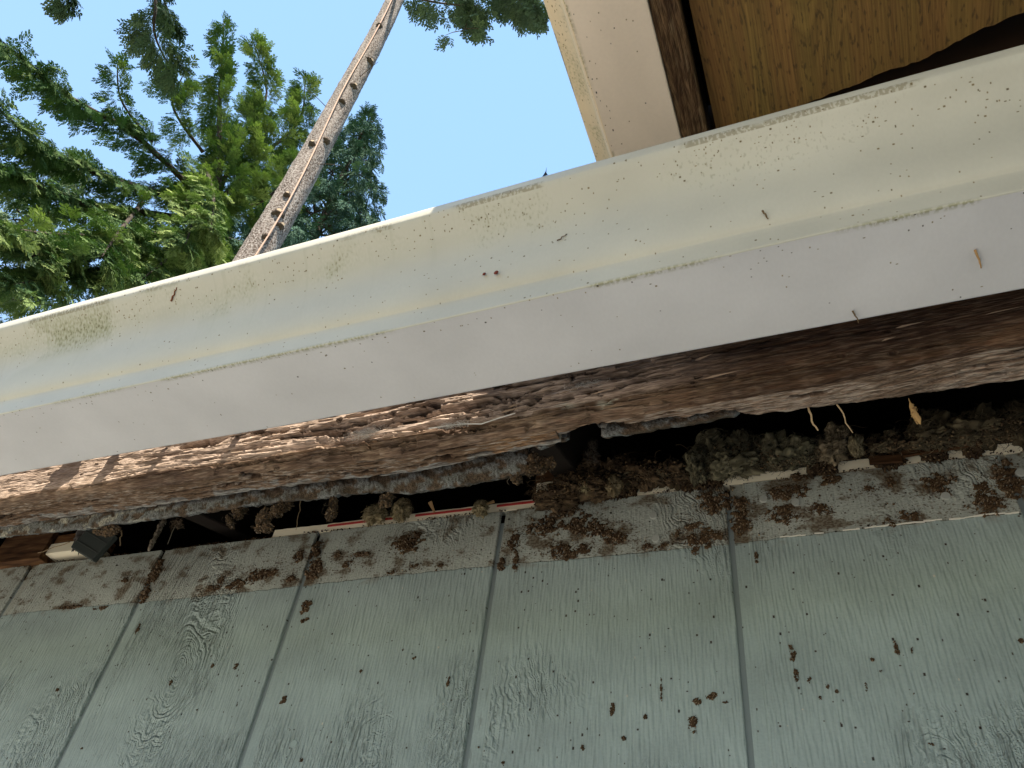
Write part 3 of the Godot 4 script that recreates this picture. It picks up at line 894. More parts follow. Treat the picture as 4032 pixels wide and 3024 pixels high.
func build_fascia() -> void:
	var t := thing("fascia_board", "rotten brown wood fascia board under the gutter, splintered and half sunlit", "fascia board", Vector3.ZERO)
	var nu := 1400
	var x0 := -1.12
	var x1 := 0.36
	var rows := []   # [zone, fraction, normal z, normal y]
	for j in 112:
		rows.append([0, j / 111.0])
	for j in range(1, 9):
		rows.append([1, j / 8.0])
	for j in range(1, 50):
		rows.append([2, j / 49.0])
	for j in range(1, 7):
		rows.append([3, j / 6.0])
	var nv := rows.size()
	var yk := [[-0.885, 0.481], [-0.6, 0.4705], [-0.33, 0.4585], [-0.25, 0.4597], [0.0, 0.4643], [0.16, 0.474], [0.3, 0.479]]
	var zk := [[-0.9, -0.529], [-0.78, -0.5265], [-0.6, -0.5197], [-0.36, -0.5146], [-0.26, -0.5085], [-0.20, -0.504], [-0.165, -0.4985], [-0.06, -0.5005], [-0.03, -0.5135], [0.167, -0.529]]
	var gouge := fnoise(31, 1.0, 3)
	var flake := fnoise(32, 1.0, 2)
	var fib := fnoise(33, 1.0, 2)
	var blotch := fnoise(34, 1.0, 4)
	# [x, height on the face or -1 for the underside with z, half length, half height, depth]
	var holes := [[-0.442, 0.485, 0.0069, 0.0022, 0.01], [-0.511, 0.518, 0.0057, 0.0028, 0.01], [-0.417, 0.514, 0.0052, 0.002, 0.01], [-0.486, 0.514, 0.0037, 0.0017, 0.008], [-0.548, 0.5249, 0.0106, 0.0022, 0.01], [-0.62, 0.52, 0.03, 0.0045, 0.008], [-0.179, 0.482, 0.0024, 0.0019, 0.014], [-0.08, 0.488, 0.0031, 0.0014, 0.012], [-0.223, 0.5069, 0.0042, 0.0015, 0.01], [0.04, 0.486, 0.003, 0.0013, 0.012], [-0.324, 0.492, 0.034, 0.0026, 0.011], [-0.345, 0.5069, 0.028, 0.002, 0.009], [-0.3, 0.512, 0.045, 0.0022, 0.012], [-0.337, 0.524, 0.0108, 0.0023, 0.012], [-0.25, 0.502, 0.03, 0.002, 0.008], [-0.4, 0.503, 0.03, 0.0018, 0.008], [-0.46, 0.5069, 0.025, 0.0018, 0.007], [-0.52, 0.4795, 0.05, 0.0012, 0.005], [-0.7, 0.4835, 0.09, 0.001, 0.004], [-0.13, 0.478, 0.03, 0.0012, 0.007], [-0.16, 0.5, 0.05, 0.002, 0.006], [-0.02, 0.481, 0.05, 0.001, 0.004], [0.1, 0.496, 0.06, 0.001, 0.003]]
	var under := [[-0.541, -0.4922, 0.012, 0.0055, 0.012], [-0.513, -0.4903, 0.0026, 0.0017, 0.01], [-0.503, -0.4854, 0.003, 0.0015, 0.008], [-0.324, -0.4984, 0.014, 0.003, 0.01], [-0.318, -0.5021, 0.006, 0.004, 0.01], [-0.29, -0.504, 0.03, 0.0012, 0.006], [-0.155, -0.4941, 0.012, 0.0045, 0.012], [-0.14, -0.5003, 0.03, 0.002, 0.008], [0.01, -0.4984, 0.016, 0.0024, 0.006], [-0.3, -0.4891, 0.02, 0.0009, 0.005], [-0.47, -0.5003, 0.05, 0.0012, 0.005], [-0.6, -0.5015, 0.04, 0.0012, 0.005], [-0.42, -0.5071, 0.03, 0.002, 0.006], [-0.5, -0.504, 0.02, 0.0016, 0.007]]
	var hr := RandomNumberGenerator.new()
	hr.seed = 77
	for h in holes:
		h[3] = h[3] * 1.35
		h[4] = h[4] * 1.3
	for i in 64:
		var hx := clampf(hr.randfn(-0.34, 0.17), -0.9, 0.1)
		holes.append([hx, hr.randf_range(0.472, 0.526), hr.randf_range(0.008, 0.034), hr.randf_range(0.0006, 0.0019), hr.randf_range(0.005, 0.011)])
	for i in 16:
		holes.append([hr.randf_range(-0.85, 0.12), hr.randf_range(0.474, 0.522), hr.randf_range(0.0015, 0.004), hr.randf_range(0.001, 0.002), 0.012])
	for i in 46:
		under.append([hr.randf_range(-0.95, 0.25), hr.randf_range(-0.52, -0.49), hr.randf_range(0.004, 0.03), hr.randf_range(0.0005, 0.0018), hr.randf_range(0.003, 0.008)])
	var p := PackedVector3Array()
	var col := PackedColorArray()
	p.resize(nu * nv)
	col.resize(nu * nv)
	for i in nu:
		var x := lerpf(x0, x1, float(i) / (nu - 1))
		var yb := key_lerp(x, yk) + noise_a.get_noise_1d(x * 12.0) * 0.0012
		var zb := key_lerp(x, zk) + noise_b.get_noise_1d(x * 30.0) * 0.0022
		if x > -0.203 and x < -0.166:
			zb += 0.010
		var rot := clampf(1.0 - smoothstep(-0.16, 0.0, x) * 0.8, 0.15, 1.0) * (1.0 - 0.7 * smoothstep(-0.60, -0.8, x))
		var gx := exp(-pow((x + 0.31) / 0.20, 2.0))
		for j in nv:
			var rw = rows[j]
			var f: float = rw[1]
			var z: float
			var y: float
			var n: Vector3
			match rw[0]:
				0:
					z = -0.480
					y = lerpf(0.548, yb + 0.005, f)
					n = Vector3(0, 0, 1)
				1:
					var a := f * PI * 0.5
					z = -0.485 + 0.005 * cos(a)
					y = yb + 0.005 - 0.005 * sin(a)
					n = Vector3(0, -sin(a), cos(a))
				2:
					z = lerpf(-0.485, zb, f)
					y = yb + 0.003 * f
					n = Vector3(0, -1, 0)
				_:
					z = zb - 0.0005 * f
					y = yb + 0.003 + f * 0.08
					n = Vector3(0, 0, -1)
			var s := y - z   # runs round the corner
			var wob := 0.0035 * noise_a.get_noise_2d(x * 5.0, 3.0)
			var g := gouge.get_noise_2d(x * 5.5, (s + wob) * 95.0)
			var fl := flake.get_noise_2d(x * 9.0 + 7.0, (s + wob) * 60.0)
			var fb := fib.get_noise_2d(x * 30.0, s * 640.0)
			var bl := blotch.get_noise_2d(x * 7.0, s * 30.0)
			var fine := blotch.get_noise_2d(x * 34.0, s * 300.0)
			var d := 0.0
			var pit := 0.0
			if rw[0] <= 1:
				pit = smoothstep(0.22, 0.36, g) * (0.25 + 0.75 * gx) * rot
				d -= pit * 0.006
				# layers of the rotten wood, each broken away along part of its length
				var lay := (s + wob * 1.6) * 290.0 + 1.3 * noise_c.get_noise_2d(x * 5.0, s * 50.0)
				var li := floorf(lay)
				var lf := lay - li
				var gone := smoothstep(0.02, 0.05, flake.get_noise_2d(x * 9.0 + li * 31.7, li * 17.3) + (gx - 0.6) * 0.25) * rot
				var edge := smoothstep(0.0, 0.16, lf) * (1.0 - smoothstep(0.90, 1.0, lf))
				d -= gone * (0.3 + 0.7 * edge) * (0.0009 + 0.0040 * gx)
				d -= 0.0062 * gx * smoothstep(0.474, 0.490, y + 0.003 * bl)
				pit = maxf(pit, gone * 0.45)
				d -= (1.0 - smoothstep(0.0, 0.14, lf)) * 0.0009 * rot
				d -= maxf(0.0, fl) * 0.003 * rot * (0.35 + 0.65 * gx)
				d += fb * 0.0007 * (0.4 + 0.6 * rot) + fine * 0.0004
				for h in holes:
					var hx: float = (x - h[0]) / h[2]
					if absf(hx) < 1.3:
						var hy: float = (y - h[1] + noise_b.get_noise_1d(x * 50.0 + h[1] * 900.0) * h[3] * 0.8) / h[3]
						var e := hx * hx + hy * hy
						if e < 1.5:
							var q := 1.0 - smoothstep(0.55, 1.35, e)
							d -= q * h[4]
							pit = maxf(pit, q)
			elif rw[0] == 2:
				pit = smoothstep(0.30, 0.42, g) * 0.6 * rot
				d -= pit * 0.004
				var thin := fib.get_noise_2d(x * 55.0, s * 420.0)
				d += fb * 0.0008 + thin * 0.0009 + fine * 0.00035
				pit = maxf(pit, smoothstep(0.32, 0.5, -thin) * 0.6)
				for h in under:
					var hx: float = (x - h[0]) / h[2]
					if absf(hx) < 1.3:
						var hy: float = (z - h[1] + noise_b.get_noise_1d(x * 60.0 + h[0] * 500.0) * h[3]) / h[3]
						var e := hx * hx + hy * hy
						if e < 1.5:
							var q := 1.0 - smoothstep(0.55, 1.35, e)
							d -= q * h[4]
							pit = maxf(pit, q)
			p[i * nv + j] = Vector3(x, y, z) + n * d
			# what the wood looks like
			var c: Color
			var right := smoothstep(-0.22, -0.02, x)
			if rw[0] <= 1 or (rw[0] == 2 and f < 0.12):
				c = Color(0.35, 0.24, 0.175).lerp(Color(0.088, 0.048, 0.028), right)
				var sun_strip := smoothstep(0.485, 0.490, y + 0.006 * bl) * (1.0 - right) if rw[0] == 0 else 0.0  # sunlit strip painted pale into the wood, the shade below it painted dark
				c = c.lerp(Color(0.155, 0.098, 0.066), (1.0 - sun_strip) * (1.0 - right) * 0.75)
				c = c.lerp(Color(0.70, 0.58, 0.50), sun_strip * 0.92)
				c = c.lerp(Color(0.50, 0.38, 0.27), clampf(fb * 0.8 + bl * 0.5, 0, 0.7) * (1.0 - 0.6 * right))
				c = c.lerp(Color(0.13, 0.088, 0.065).lerp(Color(0.06, 0.036, 0.024), right), clampf(-bl * 2.0, 0, 0.8) * (1.0 - 0.6 * sun_strip))
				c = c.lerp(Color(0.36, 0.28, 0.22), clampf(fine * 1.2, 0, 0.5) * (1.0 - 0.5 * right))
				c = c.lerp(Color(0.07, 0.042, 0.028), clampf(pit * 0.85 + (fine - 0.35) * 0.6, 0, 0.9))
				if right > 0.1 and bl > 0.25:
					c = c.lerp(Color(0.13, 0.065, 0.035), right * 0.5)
			else:
				c = Color(0.23, 0.158, 0.108).lerp(Color(0.42, 0.31, 0.235), right)
				c = c.lerp(Color(0.42, 0.25, 0.13), exp(-pow((x + 0.24) / 0.07, 2.0)) * clampf(0.4 + bl, 0, 0.8))
				var paint := smoothstep(0.05, 0.35, fine + fb * 0.35 + bl * 0.3 - 0.08 + 0.25 * right)
				c = c.lerp(Color(0.44, 0.38, 0.32), paint * 0.75)
				var flaky := smoothstep(0.0, 0.2, blotch.get_noise_2d(x * 26.0 + 9.0, s * 40.0) + (f - 0.78) * 2.0)
				if x < -0.15:
					c = c.lerp(Color(0.36, 0.39, 0.39), flaky * 0.75)
				c = c.lerp(Color(0.13, 0.085, 0.055), clampf(-fine * 1.8 - 0.15, 0, 0.75))
				c = c.lerp(Color(0.12, 0.075, 0.045), smoothstep(0.15, 0.45, -bl) * 0.6)
				c = c.lerp(Color(0.05, 0.032, 0.022), pit * 0.8)
			# pale peeling paint left near the middle
			if rw[0] <= 1:
				var pp := exp(-pow((x + 0.159) / 0.014, 2.0) - pow((y - 0.479) / 0.005, 2.0)) + 0.8 * exp(-pow((x + 0.197) / 0.014, 2.0) - pow((y - 0.4885) / 0.0045, 2.0))
				c = c.lerp(Color(0.56, 0.55, 0.48), clampf(pp * 2.0 + fine * 1.4 - 0.75, 0, 0.9) if pp > 0.05 else 0.0)
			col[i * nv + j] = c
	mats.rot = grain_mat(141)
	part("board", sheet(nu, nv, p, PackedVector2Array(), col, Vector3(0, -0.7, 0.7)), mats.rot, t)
	var wm := wood_mat(Color(0.28, 0.18, 0.12), Color(0.42, 0.30, 0.2), 41)
	part("board_upper", box_mesh(Vector3(0.5, 0.630, -0.500), Vector3(7.4, 0.19, 0.034)), wm, t)
	part("board_end", box_mesh(Vector3(-2.16, 0.535, -0.505), Vector3(2.085, 0.13, 0.05)), wm, t)
	part("board_end", box_mesh(Vector3(2.28, 0.525, -0.505), Vector3(3.85, 0.11, 0.05)), wm, t)
	# splinters and slivers that stand off the face
	for k in 34:
		var x := rng.randf_range(-0.9, -0.15) if k < 29 else rng.randf_range(-0.15, 0.2)
		var y := rng.randf_range(0.485, 0.522)
		var ln := rng.randf_range(0.006, 0.026)
		var sp := new_st()
		var b := Basis(Vector3.BACK, rng.randf_range(-0.06, 0.10)) * Basis(Vector3.UP, rng.randf_range(-0.05, 0.05))
		var hh := rng.randf_range(0.0005, 0.0014)
		var e0 := Vector3(x, y - 0.002, -0.4795)
		var tip := e0 + b * Vector3(ln, 0, rng.randf_range(0.0, 0.003))
		var tail := e0 - b * Vector3(ln * 0.4, 0, 0.001)
		for o in [Vector3(0, 1, 1), Vector3(0, -1, 1), Vector3(0, 0.2, -1)]:
			var u := Vector3(0, hh, 0)
			var w := Vector3(0, -hh, 0)
			var f := Vector3(0, 0, hh)
			var pr = [[u, f], [f, w], [w, u]][[Vector3(0, 1, 1), Vector3(0, -1, 1), Vector3(0, 0.2, -1)].find(o)]
			tri(sp, e0 + pr[0], e0 + pr[1], tip, o)
			tri(sp, e0 + pr[0], e0 + pr[1], tail, o)
		var tone := rng.randf()
		part("splinter", done(sp), plain_mat(lin(0.16 + 0.2 * tone, 0.11 + 0.15 * tone, 0.075 + 0.11 * tone)) if k % 6 == 0 or not mats.has("spl") else mats.spl, t)
		if k == 0:
			mats.spl = plain_mat(lin(0.25, 0.18, 0.125))
	for q in [[-0.517, 0.656, -0.503, 0.633, 0.0032], [-0.414, 0.642, -0.429, 0.634, 0.0022]]:
		var s := thing("wood_splinter", "tan wood splinter standing on the red stripe" if q[4] > 0.003 else "small orange wood sliver by the round insulation tuft", "splinter", Vector3(q[0], q[1], -0.80))
		var st := new_st()
		var a := Vector3.ZERO
		var b: Vector3 = Vector3(q[2] - q[0], q[3] - q[1], 0.004)
		var side: Vector3 = b.cross(Vector3.BACK).normalized() * q[4]
		quad(st, a - side, a + side, b + side * 0.35, b - side * 0.35, Vector3.BACK)
		quad(st, a - side - Vector3(0, 0, 0.001), a + side - Vector3(0, 0, 0.001), b + side * 0.35 - Vector3(0, 0, 0.001), b - side * 0.35 - Vector3(0, 0, 0.001), Vector3.FORWARD)
		quad(st, a - side, b - side * 0.35, b - side * 0.35 - Vector3(0, 0, 0.001), a - side - Vector3(0, 0, 0.001), -side)
		quad(st, a + side, b + side * 0.35, b + side * 0.35 - Vector3(0, 0, 0.001), a + side - Vector3(0, 0, 0.001), side)
		part("sliver", done(st), plain_mat(lin(0.52, 0.33, 0.16)), s)

	# strip of old soffit nailer behind it, grey paint peeling off
	var s := thing("soffit_nailer", "grey peeling wood strip along the back of the rotten fascia board", "wood strip", Vector3.ZERO)
	nailer(s, -0.96, -0.247, [[-0.96, 0.4705], [-0.80, 0.4645], [-0.6, 0.4635], [-0.42, 0.459], [-0.36, 0.4494], [-0.247, 0.4534]], 11, -0.0085)
	nailer(s, -0.168, -0.047, [[-0.168, 0.4645], [-0.10, 0.4645], [-0.047, 0.4672]], 12, 0.0135)
	nailer(s, -0.232, -0.2, [[-0.232, 0.463], [-0.2, 0.468]], 13, 0.0135)

func nailer(parent: Node, xa: float, xb: float, keys: Array, s: int, dz: float) -> void:
	var nu := int((xb - xa) / 0.0016)
	var rows := 34
	var p := PackedVector3Array()
	var col := PackedColorArray()
	var fn := fnoise(50 + s, 1.0, 4)
	for i in nu:
		var x := lerpf(xa, xb, float(i) / (nu - 1))
		var e := minf(1.0, minf((x - xa), (xb - x)) / 0.004)
		var yb := key_lerp(x, keys) + fn.get_noise_1d(x * 60.0) * 0.0028 + (1.0 - e) * 0.003
		if s == 11:
			for g in [[-0.465, 0.02], [-0.41, 0.012], [-0.55, 0.016], [-0.30, 0.01]]:
				yb += 0.004 * exp(-pow((x - g[0]) / (g[1] as float), 2.0)) * fn.get_noise_1d(x * 200.0 + 50.0)
		for j in rows:
			var y: float
			var z: float
			if j < 24:
				y = lerpf(0.515, yb, j / 23.0)
				z = -0.5205 - 0.002 * (j / 23.0) + dz
			elif j < 31:
				y = yb + 0.0004 * (j - 23)
				z = lerpf(-0.5225, -0.5285, (j - 23) / 7.0) + dz
			else:
				y = lerpf(yb + 0.003, 0.515, (j - 30) / 3.0)
				z = -0.5285 + dz
			var n1 := fn.get_noise_2d(x * 40.0, (y + z) * 60.0)
			var n2 := fn.get_noise_2d(x * 120.0 + 3.0, (y + z) * 420.0)
			var n3 := fn.get_noise_2d(x * 520.0, (y + z) * 620.0 + 9.0)
			var peel := smoothstep(-0.06, 0.02, n1 + 0.12 * n3 + 0.18 * smoothstep(-0.55, -0.75, x))
			z += (peel * 0.0011 + n2 * 0.0004) * (1.0 if j < 24 else 0.0) * e
			y -= (n2 * 0.0006) * (1.0 if j >= 22 and j < 31 else 0.0)
			p.append(Vector3(x, y, z))
			var c := Color(0.10, 0.074, 0.052).lerp(Color(0.19, 0.14, 0.10), clampf(0.5 + n2 * 1.5, 0, 1))
			c = c.lerp(Color(0.27, 0.295, 0.30), peel * 0.9)
			c = c.lerp(Color(0.55, 0.54, 0.46), peel * smoothstep(0.2, 0.35, fn.get_noise_2d(x * 34.0 + 80.0, y * 60.0)) * smoothstep(-0.6, -0.8, x))
			c = c.lerp(Color(0.07, 0.055, 0.04), maxf(smoothstep(0.12, 0.4, -n2) * 0.6, smoothstep(0.18, 0.36, -n3) * 0.75))
			c = c.lerp(Color(0.09, 0.07, 0.05), smoothstep(0.0, 0.3, fn.get_noise_2d(x * 16.0 + 40.0, y * 20.0)) * (0.7 if x > -0.52 else 0.3))
			col.append(c)
	part("strip", sheet(nu, rows, p, PackedVector2Array(), col, Vector3(0, -0.5, 0.8)), grain_mat(142, Vector3(25, 60, 60)) if not mats.has("peel") else mats.peel, parent)

# ------------------------------------------------------------------ gutters
func gutter_profile() -> PackedVector2Array:
	# (distance out, height) from the back top round the underside and the front to the folded lip
	var ctl := PackedVector2Array()
	ctl.append_array([Vector2(-0.4400, 0.583), Vector2(-0.4400, 0.54), Vector2(-0.4400, 0.4815), Vector2(-0.4392, 0.4800)])
	for i in 12:
		ctl.append(Vector2(lerpf(-0.4380, -0.3562, i / 11.0), 0.4800))
	ctl.append_array([Vector2(-0.3548, 0.4797), Vector2(-0.3538, 0.4800), Vector2(-0.3535, 0.4808)])
	for i in 4:
		ctl.append(Vector2(lerpf(-0.3535, -0.3532, i / 3.0), lerpf(0.4825, 0.4985, i / 3.0)))
	# ogee
	var bez := [Vector2(-0.3528, 0.4996), Vector2(-0.3485, 0.5010), Vector2(-0.3440, 0.512), Vector2(-0.3425, 0.530)]
	for i in range(1, 15):
		var t := i / 14.0
		ctl.append(bez[0].bezier_interpolate(bez[1], bez[2], bez[3], t))
	var b2 := [Vector2(-0.3425, 0.530), Vector2(-0.3405, 0.550), Vector2(-0.3330, 0.5625), Vector2(-0.3150, 0.5755)]
	for i in range(1, 15):
		var t := i / 14.0
		ctl.append(b2[0].bezier_interpolate(b2[1], b2[2], b2[3], t))
	ctl.append_array([Vector2(-0.3133, 0.5784), Vector2(-0.3127, 0.5796), Vector2(-0.3127, 0.5835), Vector2(-0.3128, 0.5885), Vector2(-0.3138, 0.5908), Vector2(-0.3158, 0.5913), Vector2(-0.3250, 0.5913), Vector2(-0.3262, 0.5900), Vector2(-0.3262, 0.5820)])
	return ctl

func gutter_mesh(prof: PackedVector2Array, xs: PackedFloat32Array, place: Callable, u0: float, ulen: float) -> ArrayMesh:
	# outer skin and, a millimetre in, an inner skin
	var lens := PackedFloat32Array([0.0])
	for i in range(1, prof.size()):
		lens.append(lens[-1] + prof[i].distance_to(prof[i - 1]))
	var mesh := ArrayMesh.new()
	for skin in 2:
		var pts := prof
		if skin == 1:
			pts = PackedVector2Array()
			for i in prof.size():
				var d := (prof[mini(i + 1, prof.size() - 1)] - prof[maxi(i - 1, 0)]).normalized()
				pts.append(prof[i] + Vector2(-d.y, d.x) * 0.0011)
		var st := SurfaceTool.new()
		st.begin(Mesh.PRIMITIVE_TRIANGLES)
		st.set_smooth_group(-1)
		var nrm := PackedVector2Array()
		for i in prof.size():
			var d := (prof[mini(i + 1, prof.size() - 1)] - prof[maxi(i - 1, 0)]).normalized()
			nrm.append(Vector2(d.y, -d.x) * (1.0 if skin == 0 else -1.0))
		for a in xs.size() - 1:
			for i in prof.size() - 1:
				var q := []
				for e in [[a, i], [a + 1, i], [a + 1, i + 1], [a, i + 1]]:
					var n2 := nrm[e[1]]
					q.append([place.call(xs[e[0]], pts[e[1]]), (place.call(xs[e[0]] , pts[e[1]] + n2) - place.call(xs[e[0]], pts[e[1]])).normalized(), Vector2((xs[e[0]] - u0) / ulen, lens[e[1]] / lens[-1])])
				for e in [[0, 1, 2], [0, 2, 3]]:
					var tr := [q[e[0]], q[e[1]], q[e[2]]]
					if (tr[1][0] - tr[0][0]).cross(tr[2][0] - tr[0][0]).dot(tr[0][1] + tr[1][1] + tr[2][1]) > 0.0:
						tr = [tr[0], tr[2], tr[1]]
					for v in tr:
						st.set_normal(v[1])
						st.set_uv(v[2])
						st.add_vertex(v[0])
		st.commit(mesh)
	return mesh

# paint with algae and specks; f runs 0..1 round the profile, «front» where the exposed face begins
func gutter_texture(w: int, h: int, s: int, lens: PackedFloat32Array, f_seam: float, f_ledge: float, f_lip: float, face: Color, under: Color, algae_left: bool) -> ImageTexture:
	var alb := PackedByteArray()
	alb.resize(w * h * 3)
	var cloud := nbytes(s, w, h, 0.020, 4, 4, 5)
	var fine := nbytes(s + 1, w, h, 0.22, 1, 2, 4)
	var streak := nbytes(s + 2, w, h, 0.07, 1, 16, 3)
	for j in h:
		var f := (j + 0.5) / h
		var on_face := f > f_seam
		for i in w:
			var k := j * w + i
			var u := (i + 0.5) / w
			var c := face if on_face else under
			var r := c.r
			var g := c.g
			var b := c.b
			var tone := 1.0 + (cloud[k] - 128) * 0.0007 + (fine[k] - 128) * 0.0002
			if on_face and f < f_lip:
				var left := clampf(1.15 - u * 1.5, 0.0, 1.0) if algae_left else 0.35
				# band where the face turns under the lip
				var t := (f - f_ledge) / (f_lip - f_ledge)
				var band := clampf(1.0 - absf(t - 0.74) / 0.30, 0.0, 1.0)
				var al := clampf(0.30 + (cloud[k] - 118) / 190.0, 0.08, 0.85) * band * left * clampf((fine[k] - 40) / 110.0, 0.3, 1.0) * 1.35
				al += clampf((streak[k] - 176) / 40.0, 0.0, 1.0) * clampf(t, 0.0, 1.0) * left * 0.25
				al = minf(al + 0.16 * band * left * clampf((fine[k] - 60) / 90.0, 0.2, 1.0) + clampf((cloud[k] - 120) / 120.0, 0.0, 0.25) * left * clampf(t * 1.6, 0.0, 1.0), 0.7)
				r = lerpf(r, 0.20, al); g = lerpf(g, 0.21, al); b = lerpf(b, 0.10, al)
				var sp := clampf((fine[k] - 172) / 20.0, 0.0, 1.0) * clampf(band * 1.4 - 0.15, 0.0, 1.0) * clampf((cloud[k] - 105) / 40.0, 0.0, 1.0) * (0.25 + 0.75 * left)
				r = lerpf(r, 0.11, sp); g = lerpf(g, 0.095, sp); b = lerpf(b, 0.035, sp)
			# grime along the seam
			var ds := absf(f - f_seam) / 0.012
			if ds < 1.0:
				var gr := (1.0 - ds) * clampf((cloud[k] - 118) / 60.0, 0.0, 0.8) * (1.0 if fine[k] > 120 else 0.25)
				r = lerpf(r, 0.22, gr); g = lerpf(g, 0.21, gr); b = lerpf(b, 0.10, gr)
			if absf(f - f_lip) < 0.010:
				var gr := clampf((cloud[k] - 125) / 50.0, 0.0, 0.7) * (1.0 if fine[k] > 110 else 0.3)
				r = lerpf(r, 0.2, gr); g = lerpf(g, 0.17, gr); b = lerpf(b, 0.1, gr)
			alb[k * 3] = int(255.0 * clampf(1.055 * pow(r * tone, 0.41667) - 0.055, 0, 1))
			alb[k * 3 + 1] = int(255.0 * clampf(1.055 * pow(g * tone, 0.41667) - 0.055, 0, 1))
			alb[k * 3 + 2] = int(255.0 * clampf(1.055 * pow(b * tone, 0.41667) - 0.055, 0, 1))
	var im := Image.create_from_data(w, h, false, Image.FORMAT_RGB8, alb)
	# specks: thick below the lip, sparse elsewhere
	for n in 1500:
		var x := rng.randi_range(0, w - 5)
		var f: float
		if n < 800:
			f = lerpf(f_ledge, f_lip, clampf(rng.randfn(0.82, 0.13), 0.0, 1.0))
			if noise_a.get_noise_2d(x * 0.012, f * 9.0) < -0.1 - (0.0 if x < w * 0.6 else -0.15):
				continue
		elif n < 1250:
			f = rng.randf_range(f_seam, f_lip)
		else:
			f = rng.randf_range(0.18, f_seam)
			if rng.randf() < 0.5:
				f = f_seam - rng.randf() * 0.04
		var c := Color(0.30, 0.26, 0.17).lerp(Color(0.46, 0.39, 0.26), rng.randf())
		if n > 1420:
			c = Color(0.18, 0.16, 0.14)
		im.fill_rect(Rect2i(x, int(f * h), 1 if rng.randf() < 0.85 else 2, rng.randi_range(1, 2)), c)
	return ImageTexture.create_from_image(im)

func paint_mat(tex: Texture2D) -> StandardMaterial3D:
	var m := StandardMaterial3D.new()
	m.albedo_texture = tex
	m.roughness = 0.42
	m.metallic_specular = 0.45
	return m

func build_gutter() -> void:
	var prof := gutter_profile()
	var lens := PackedFloat32Array([0.0])
	for i in range(1, prof.size()):
		lens.append(lens[-1] + prof[i].distance_to(prof[i - 1]))
	var total := lens[-1]
	var f_seam := lens[16] / total
	var f_ledge := lens[22] / total
	var f_lip := lens[prof.size() - 9] / total
	var tex := gutter_texture(2048, 512, 71, lens, f_seam, f_ledge, f_lip, Color(0.50, 0.485, 0.405), Color(0.585, 0.57, 0.57), true)
	mats.gutter_low = paint_mat(tex)
	var g := thing("gutter", "long white painted metal gutter across the picture, green algae on its left half", "gutter", Vector3.ZERO)
	var xs := PackedFloat32Array()
	for i in 31:
		xs.append(-3.2 + i * 0.17)
	var bend := func(x: float, q: Vector2) -> Vector3:
		return Vector3(x, q.y + 0.0007 * sin(x * 5.0) - 0.0006 * sin(x * 13.0 + q.x * 40.0), q.x + 0.0006 * sin(x * 7.0 + 1.0))
	part("trough", gutter_mesh(prof, xs, bend, -1.1, 1.5), mats.gutter_low, g)
	# hangers across the top
	var hm := plain_mat(Color(0.8, 0.8, 0.78), 0.5)
	for x in [-2.2, -1.6, -1.0, -0.5615, 0.2, 0.8, 1.4]:
		part("hanger", box_mesh(Vector3(x, 0.5885, -0.40), Vector3(0.009, 0.0025, 0.16), Basis(Vector3.BACK, 0.0), 0.0004), hm, g)
	# two small red brown heads
	var rm := plain_mat(lin(0.16, 0.035, 0.022), 0.6)
	for q in [[-0.2215, 0.5125, 0.0016], [-0.2105, 0.5105, 0.0021]]:
		var c := SphereMesh.new()
		c.radius = q[2]
		c.height = q[2] * 1.3
		c.radial_segments = 14
		c.rings = 8
		var o := part("rust_spot", c, rm, g)
		o.position = Vector3(q[0], q[1], -0.3435)
		o.rotation_degrees = Vector3(60, 0, 20)

